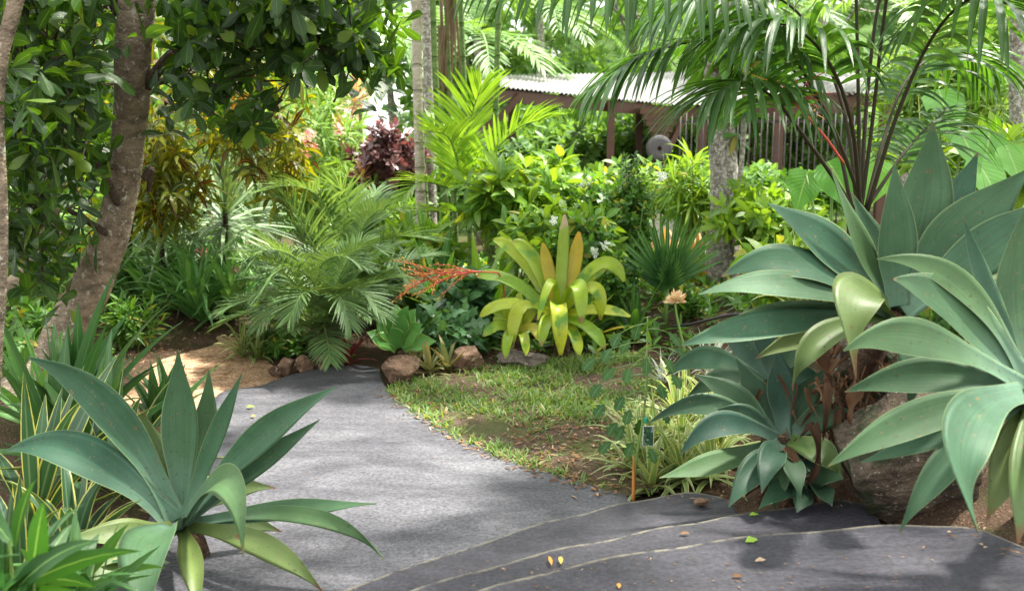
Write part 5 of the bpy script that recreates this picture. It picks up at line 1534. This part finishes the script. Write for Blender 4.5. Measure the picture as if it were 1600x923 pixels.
LAWN = gp([(604, 612), (640, 642), (722, 691), (800, 722), (880, 750), (958, 778), (1030, 775), (1040, 620), (1010, 552), (860, 560), (760, 575), (640, 594)])
lx = np.array([p[:2] for p in LAWN])
n = 90000
x, y = U(lx[:, 0].min(), lx[:, 0].max(), n), U(lx[:, 1].min(), lx[:, 1].max(), n)
creep = .05 * (.5 + .5 * np.sin(x * 17) * np.sin(y * 13 + 1)) * RNG.random(n)
k = inside(LAWN, x + creep, y + creep * .6); x, y = x[k], y[k]
pat = np.sin(x * 5.1 + 1.3 * np.sin(y * 4)) + np.sin(y * 6.3 + 1.7 * np.sin(x * 3.3 + 1)) + .8 * np.sin(x * 13 + y * 9) + .6 * np.sin(x * 29 - y * 23)
bare = np.exp(-(((x - .42) / .50) ** 2 + ((y - 5.15) / .60) ** 2)) * 4.2
dens = 1 / (1 + np.exp(-(pat * 1.4 + .15 - bare)))
k = RNG.random(len(x)) < dens ** 1.4 * .46
x, y = x[k], y[k]; n = len(x)
b = MB()
d = nrm(np.stack([U(-1, 1, n), U(-1, 1, n), U(.25, 1.2, n)], 1))
blades(b, np.stack([x, y, np.full(n, .004)], 1), d, np.stack([U(-.3, .3, n), U(-.3, .3, n), np.ones(n)], 1), U(.03, .075, n), U(.007, .013, n), .6, 'taper', 4, 2, .2)
kind(b.build('grass', M['grass']), 'stuff')

n = 2600
x = U(-7, 6, n); y = U(7.3, 15, n)
keep = ~inside(LAWN, x, y) & ~((x > -3.4) & (x < -.9) & (y < 8.8)); x, y = x[keep], y[keep]
nb = len(x)
b = MB(); whorls(b, np.stack([x, y, terrain(x, y) + U(.02, .14, nb)], 1), nrm(RNG.normal(size=(nb, 3)) * .4 + [0, -.1, 1]), 9, .12, .035, 0, 70, .5, 'lance', 4, 3, .2, stem=.06)
kind(b.build('ground_cover', M['small']), 'stuff')
PATHR = gp([(604, 612), (640, 642), (722, 691), (800, 722), (880, 750), (958, 778)])
n = 2600
x = np.concatenate([U(-3.2, 1.6, n), U(.0, 1.0, 900), U(-3.6, -1.7, 250)]); y = np.concatenate([U(4.6, 9.0, n), U(4.5, 5.9, 900), U(6.5, 8.8, 250)])
keep = inside(LAWN, x, y) | ((y > 6.7) & ~((x > -1.9) & (x < -.85) & (y < 7.4)))
x, y = x[keep], y[keep]; ep = spline(gp([(604, 612), (640, 642), (722, 691), (800, 722), (880, 750), (950, 775)]), 400)[RNG.integers(0, 400, 240)]
x = np.concatenate([x, ep[:, 0] + RNG.normal(size=240) * .05 - .01]); y = np.concatenate([y, ep[:, 1] + RNG.normal(size=240) * .05]); n = len(x)
b = MB(); a = U(0, 6.3, n)
z = terrain(x, y) + .017
blades(b, np.stack([x, y, z], 1), np.stack([np.cos(a), np.sin(a), U(-.05, .2, n)], 1), np.stack([U(-.4, .4, n), U(-.4, .4, n), np.ones(n)], 1), U(.015, .06, n), U(.006, .016, n), .15, 'lance', 4, 3, .4, wav=.3)
blades(b, np.array([G(random.uniform(1180, 1335), random.uniform(776, 796) - 4, .25) for _ in range(40)] + [G(random.uniform(1040, 1150), random.uniform(768, 785), .13) for _ in range(16)] + [G(random.uniform(1430, 1600), random.uniform(822, 868), .37) for _ in range(12)]),
       np.stack([U(-1, 1, 68), U(-1, 1, 68), U(-.02, .12, 68)], 1), np.tile([[0, 0, 1.]], (68, 1)), U(.012, .05, 68), U(.005, .013, 68), .15, 'lance', 5, 3, .5, wav=.3)
kind(b.build('leaf_litter', M['litter']), 'stuff')

m_o = leafmat('orange_fallen_leaf', (.62, .25, .04), (.66, .32, .05), rough=.6, trans=.2)
m_y = leafmat('yellow_fallen_leaf', (.62, .42, .08), (.6, .45, .1), rough=.6, trans=.2)
m_g = leafmat('green_fallen_leaf', (.25, .42, .04), (.3, .5, .06), rough=.5, trans=.3)
for x, y, z, L, W, dx, dy, mm, lab in ((862, 884, .25, .075, .014, -.1, 1, m_o, 'narrow orange fallen leaf on the middle step'), (876, 882, .25, .062, .018, .05, 1, m_y, 'yellow fallen leaf beside the orange one on the middle step'),
                                       (1165, 848, .362, .05, .032, .8, .3, m_g, 'green fallen leaf on the edge of the top landing'), (1171, 806, .245, .04, .022, .9, .2, m_g, 'small green fallen leaf on the middle step'),
                                       (1143, 902, .362, .035, .018, 1, .1, M['litter'], 'small reddish leaf scrap on the top landing'), (1180, 878, .362, .04, .02, 1, .3, M['litter'], 'brown leaf scrap near the green leaf on the top landing'),
                                       (967, 920, .362, .035, .014, .1, 1, m_o, 'orange leaf scrap near the bottom of the photo'), (1062, 835, .245, .04, .018, 1, .1, M['litter'], 'brown leaf scrap on the middle step'),
                                       (385, 637, .02, .05, .03, 1, .3, m_g, 'green fallen leaf far down the path on the left'), (392, 650, .02, .04, .025, .7, -.5, m_y, 'pale fallen leaf far down the path on the left'),
                                       (730, 655, .02, .05, .02, .8, .4, M['litter'], 'brown leaf on the path edge by the lawn'), (668, 632, .02, .05, .02, .5, .6, M['litter'], 'brown leaf at the far corner of the lawn')):
    b = MB(); c = G(x, y, z)
    blades(b, [c + [0, 0, .004]], [[dx, dy, .12]], [[.1, -.2, 1]], L, W, .3, 'lance', 8, 4, .4, wav=.2)
    tag(b.build('fallen_leaf', mm), lab, 'leaf', 'fallen leaves on the paving')
rock('stone_lump', 'small brown lump lying on the lowest step near its rounded end', 1096, 786, G(1096, 790, .12)[1], .032, .026, .022, 'rock', z=.137, seed=31, sub=3)
n = 150
b = MB(); c = []
for _ in range(n):
    if random.random() < .5: q = G(random.uniform(420, 900), random.uniform(640, 880), .014)
    else: q = G(random.uniform(700, 1500), random.uniform(870, 923), .362)
    c.append(q)
c = np.array(c); a = U(0, 6.3, n)
blades(b, c + [0, 0, .002], np.stack([np.cos(a), np.sin(a), U(0, .1, n)], 1), np.tile([[0, 0, 1.]], (n, 1)), U(.005, .016, n), U(.003, .007, n), .1, 'oval', 3, 2, .4)
kind(b.build('leaf_crumbs', M['litter']), 'stuff')
b = MB(); px_tube(b, [(1050, 510, 7.6, 2.4), (1085, 505, 7.4, 2.4), (1140, 492, 7.2, 2.4), (1190, 490, 7.2, 2.4)], 7, 20)
tag(b.build('garden_hose', M['hose']), 'black irrigation hose crossing the bed by the speckled trunk', 'hose')
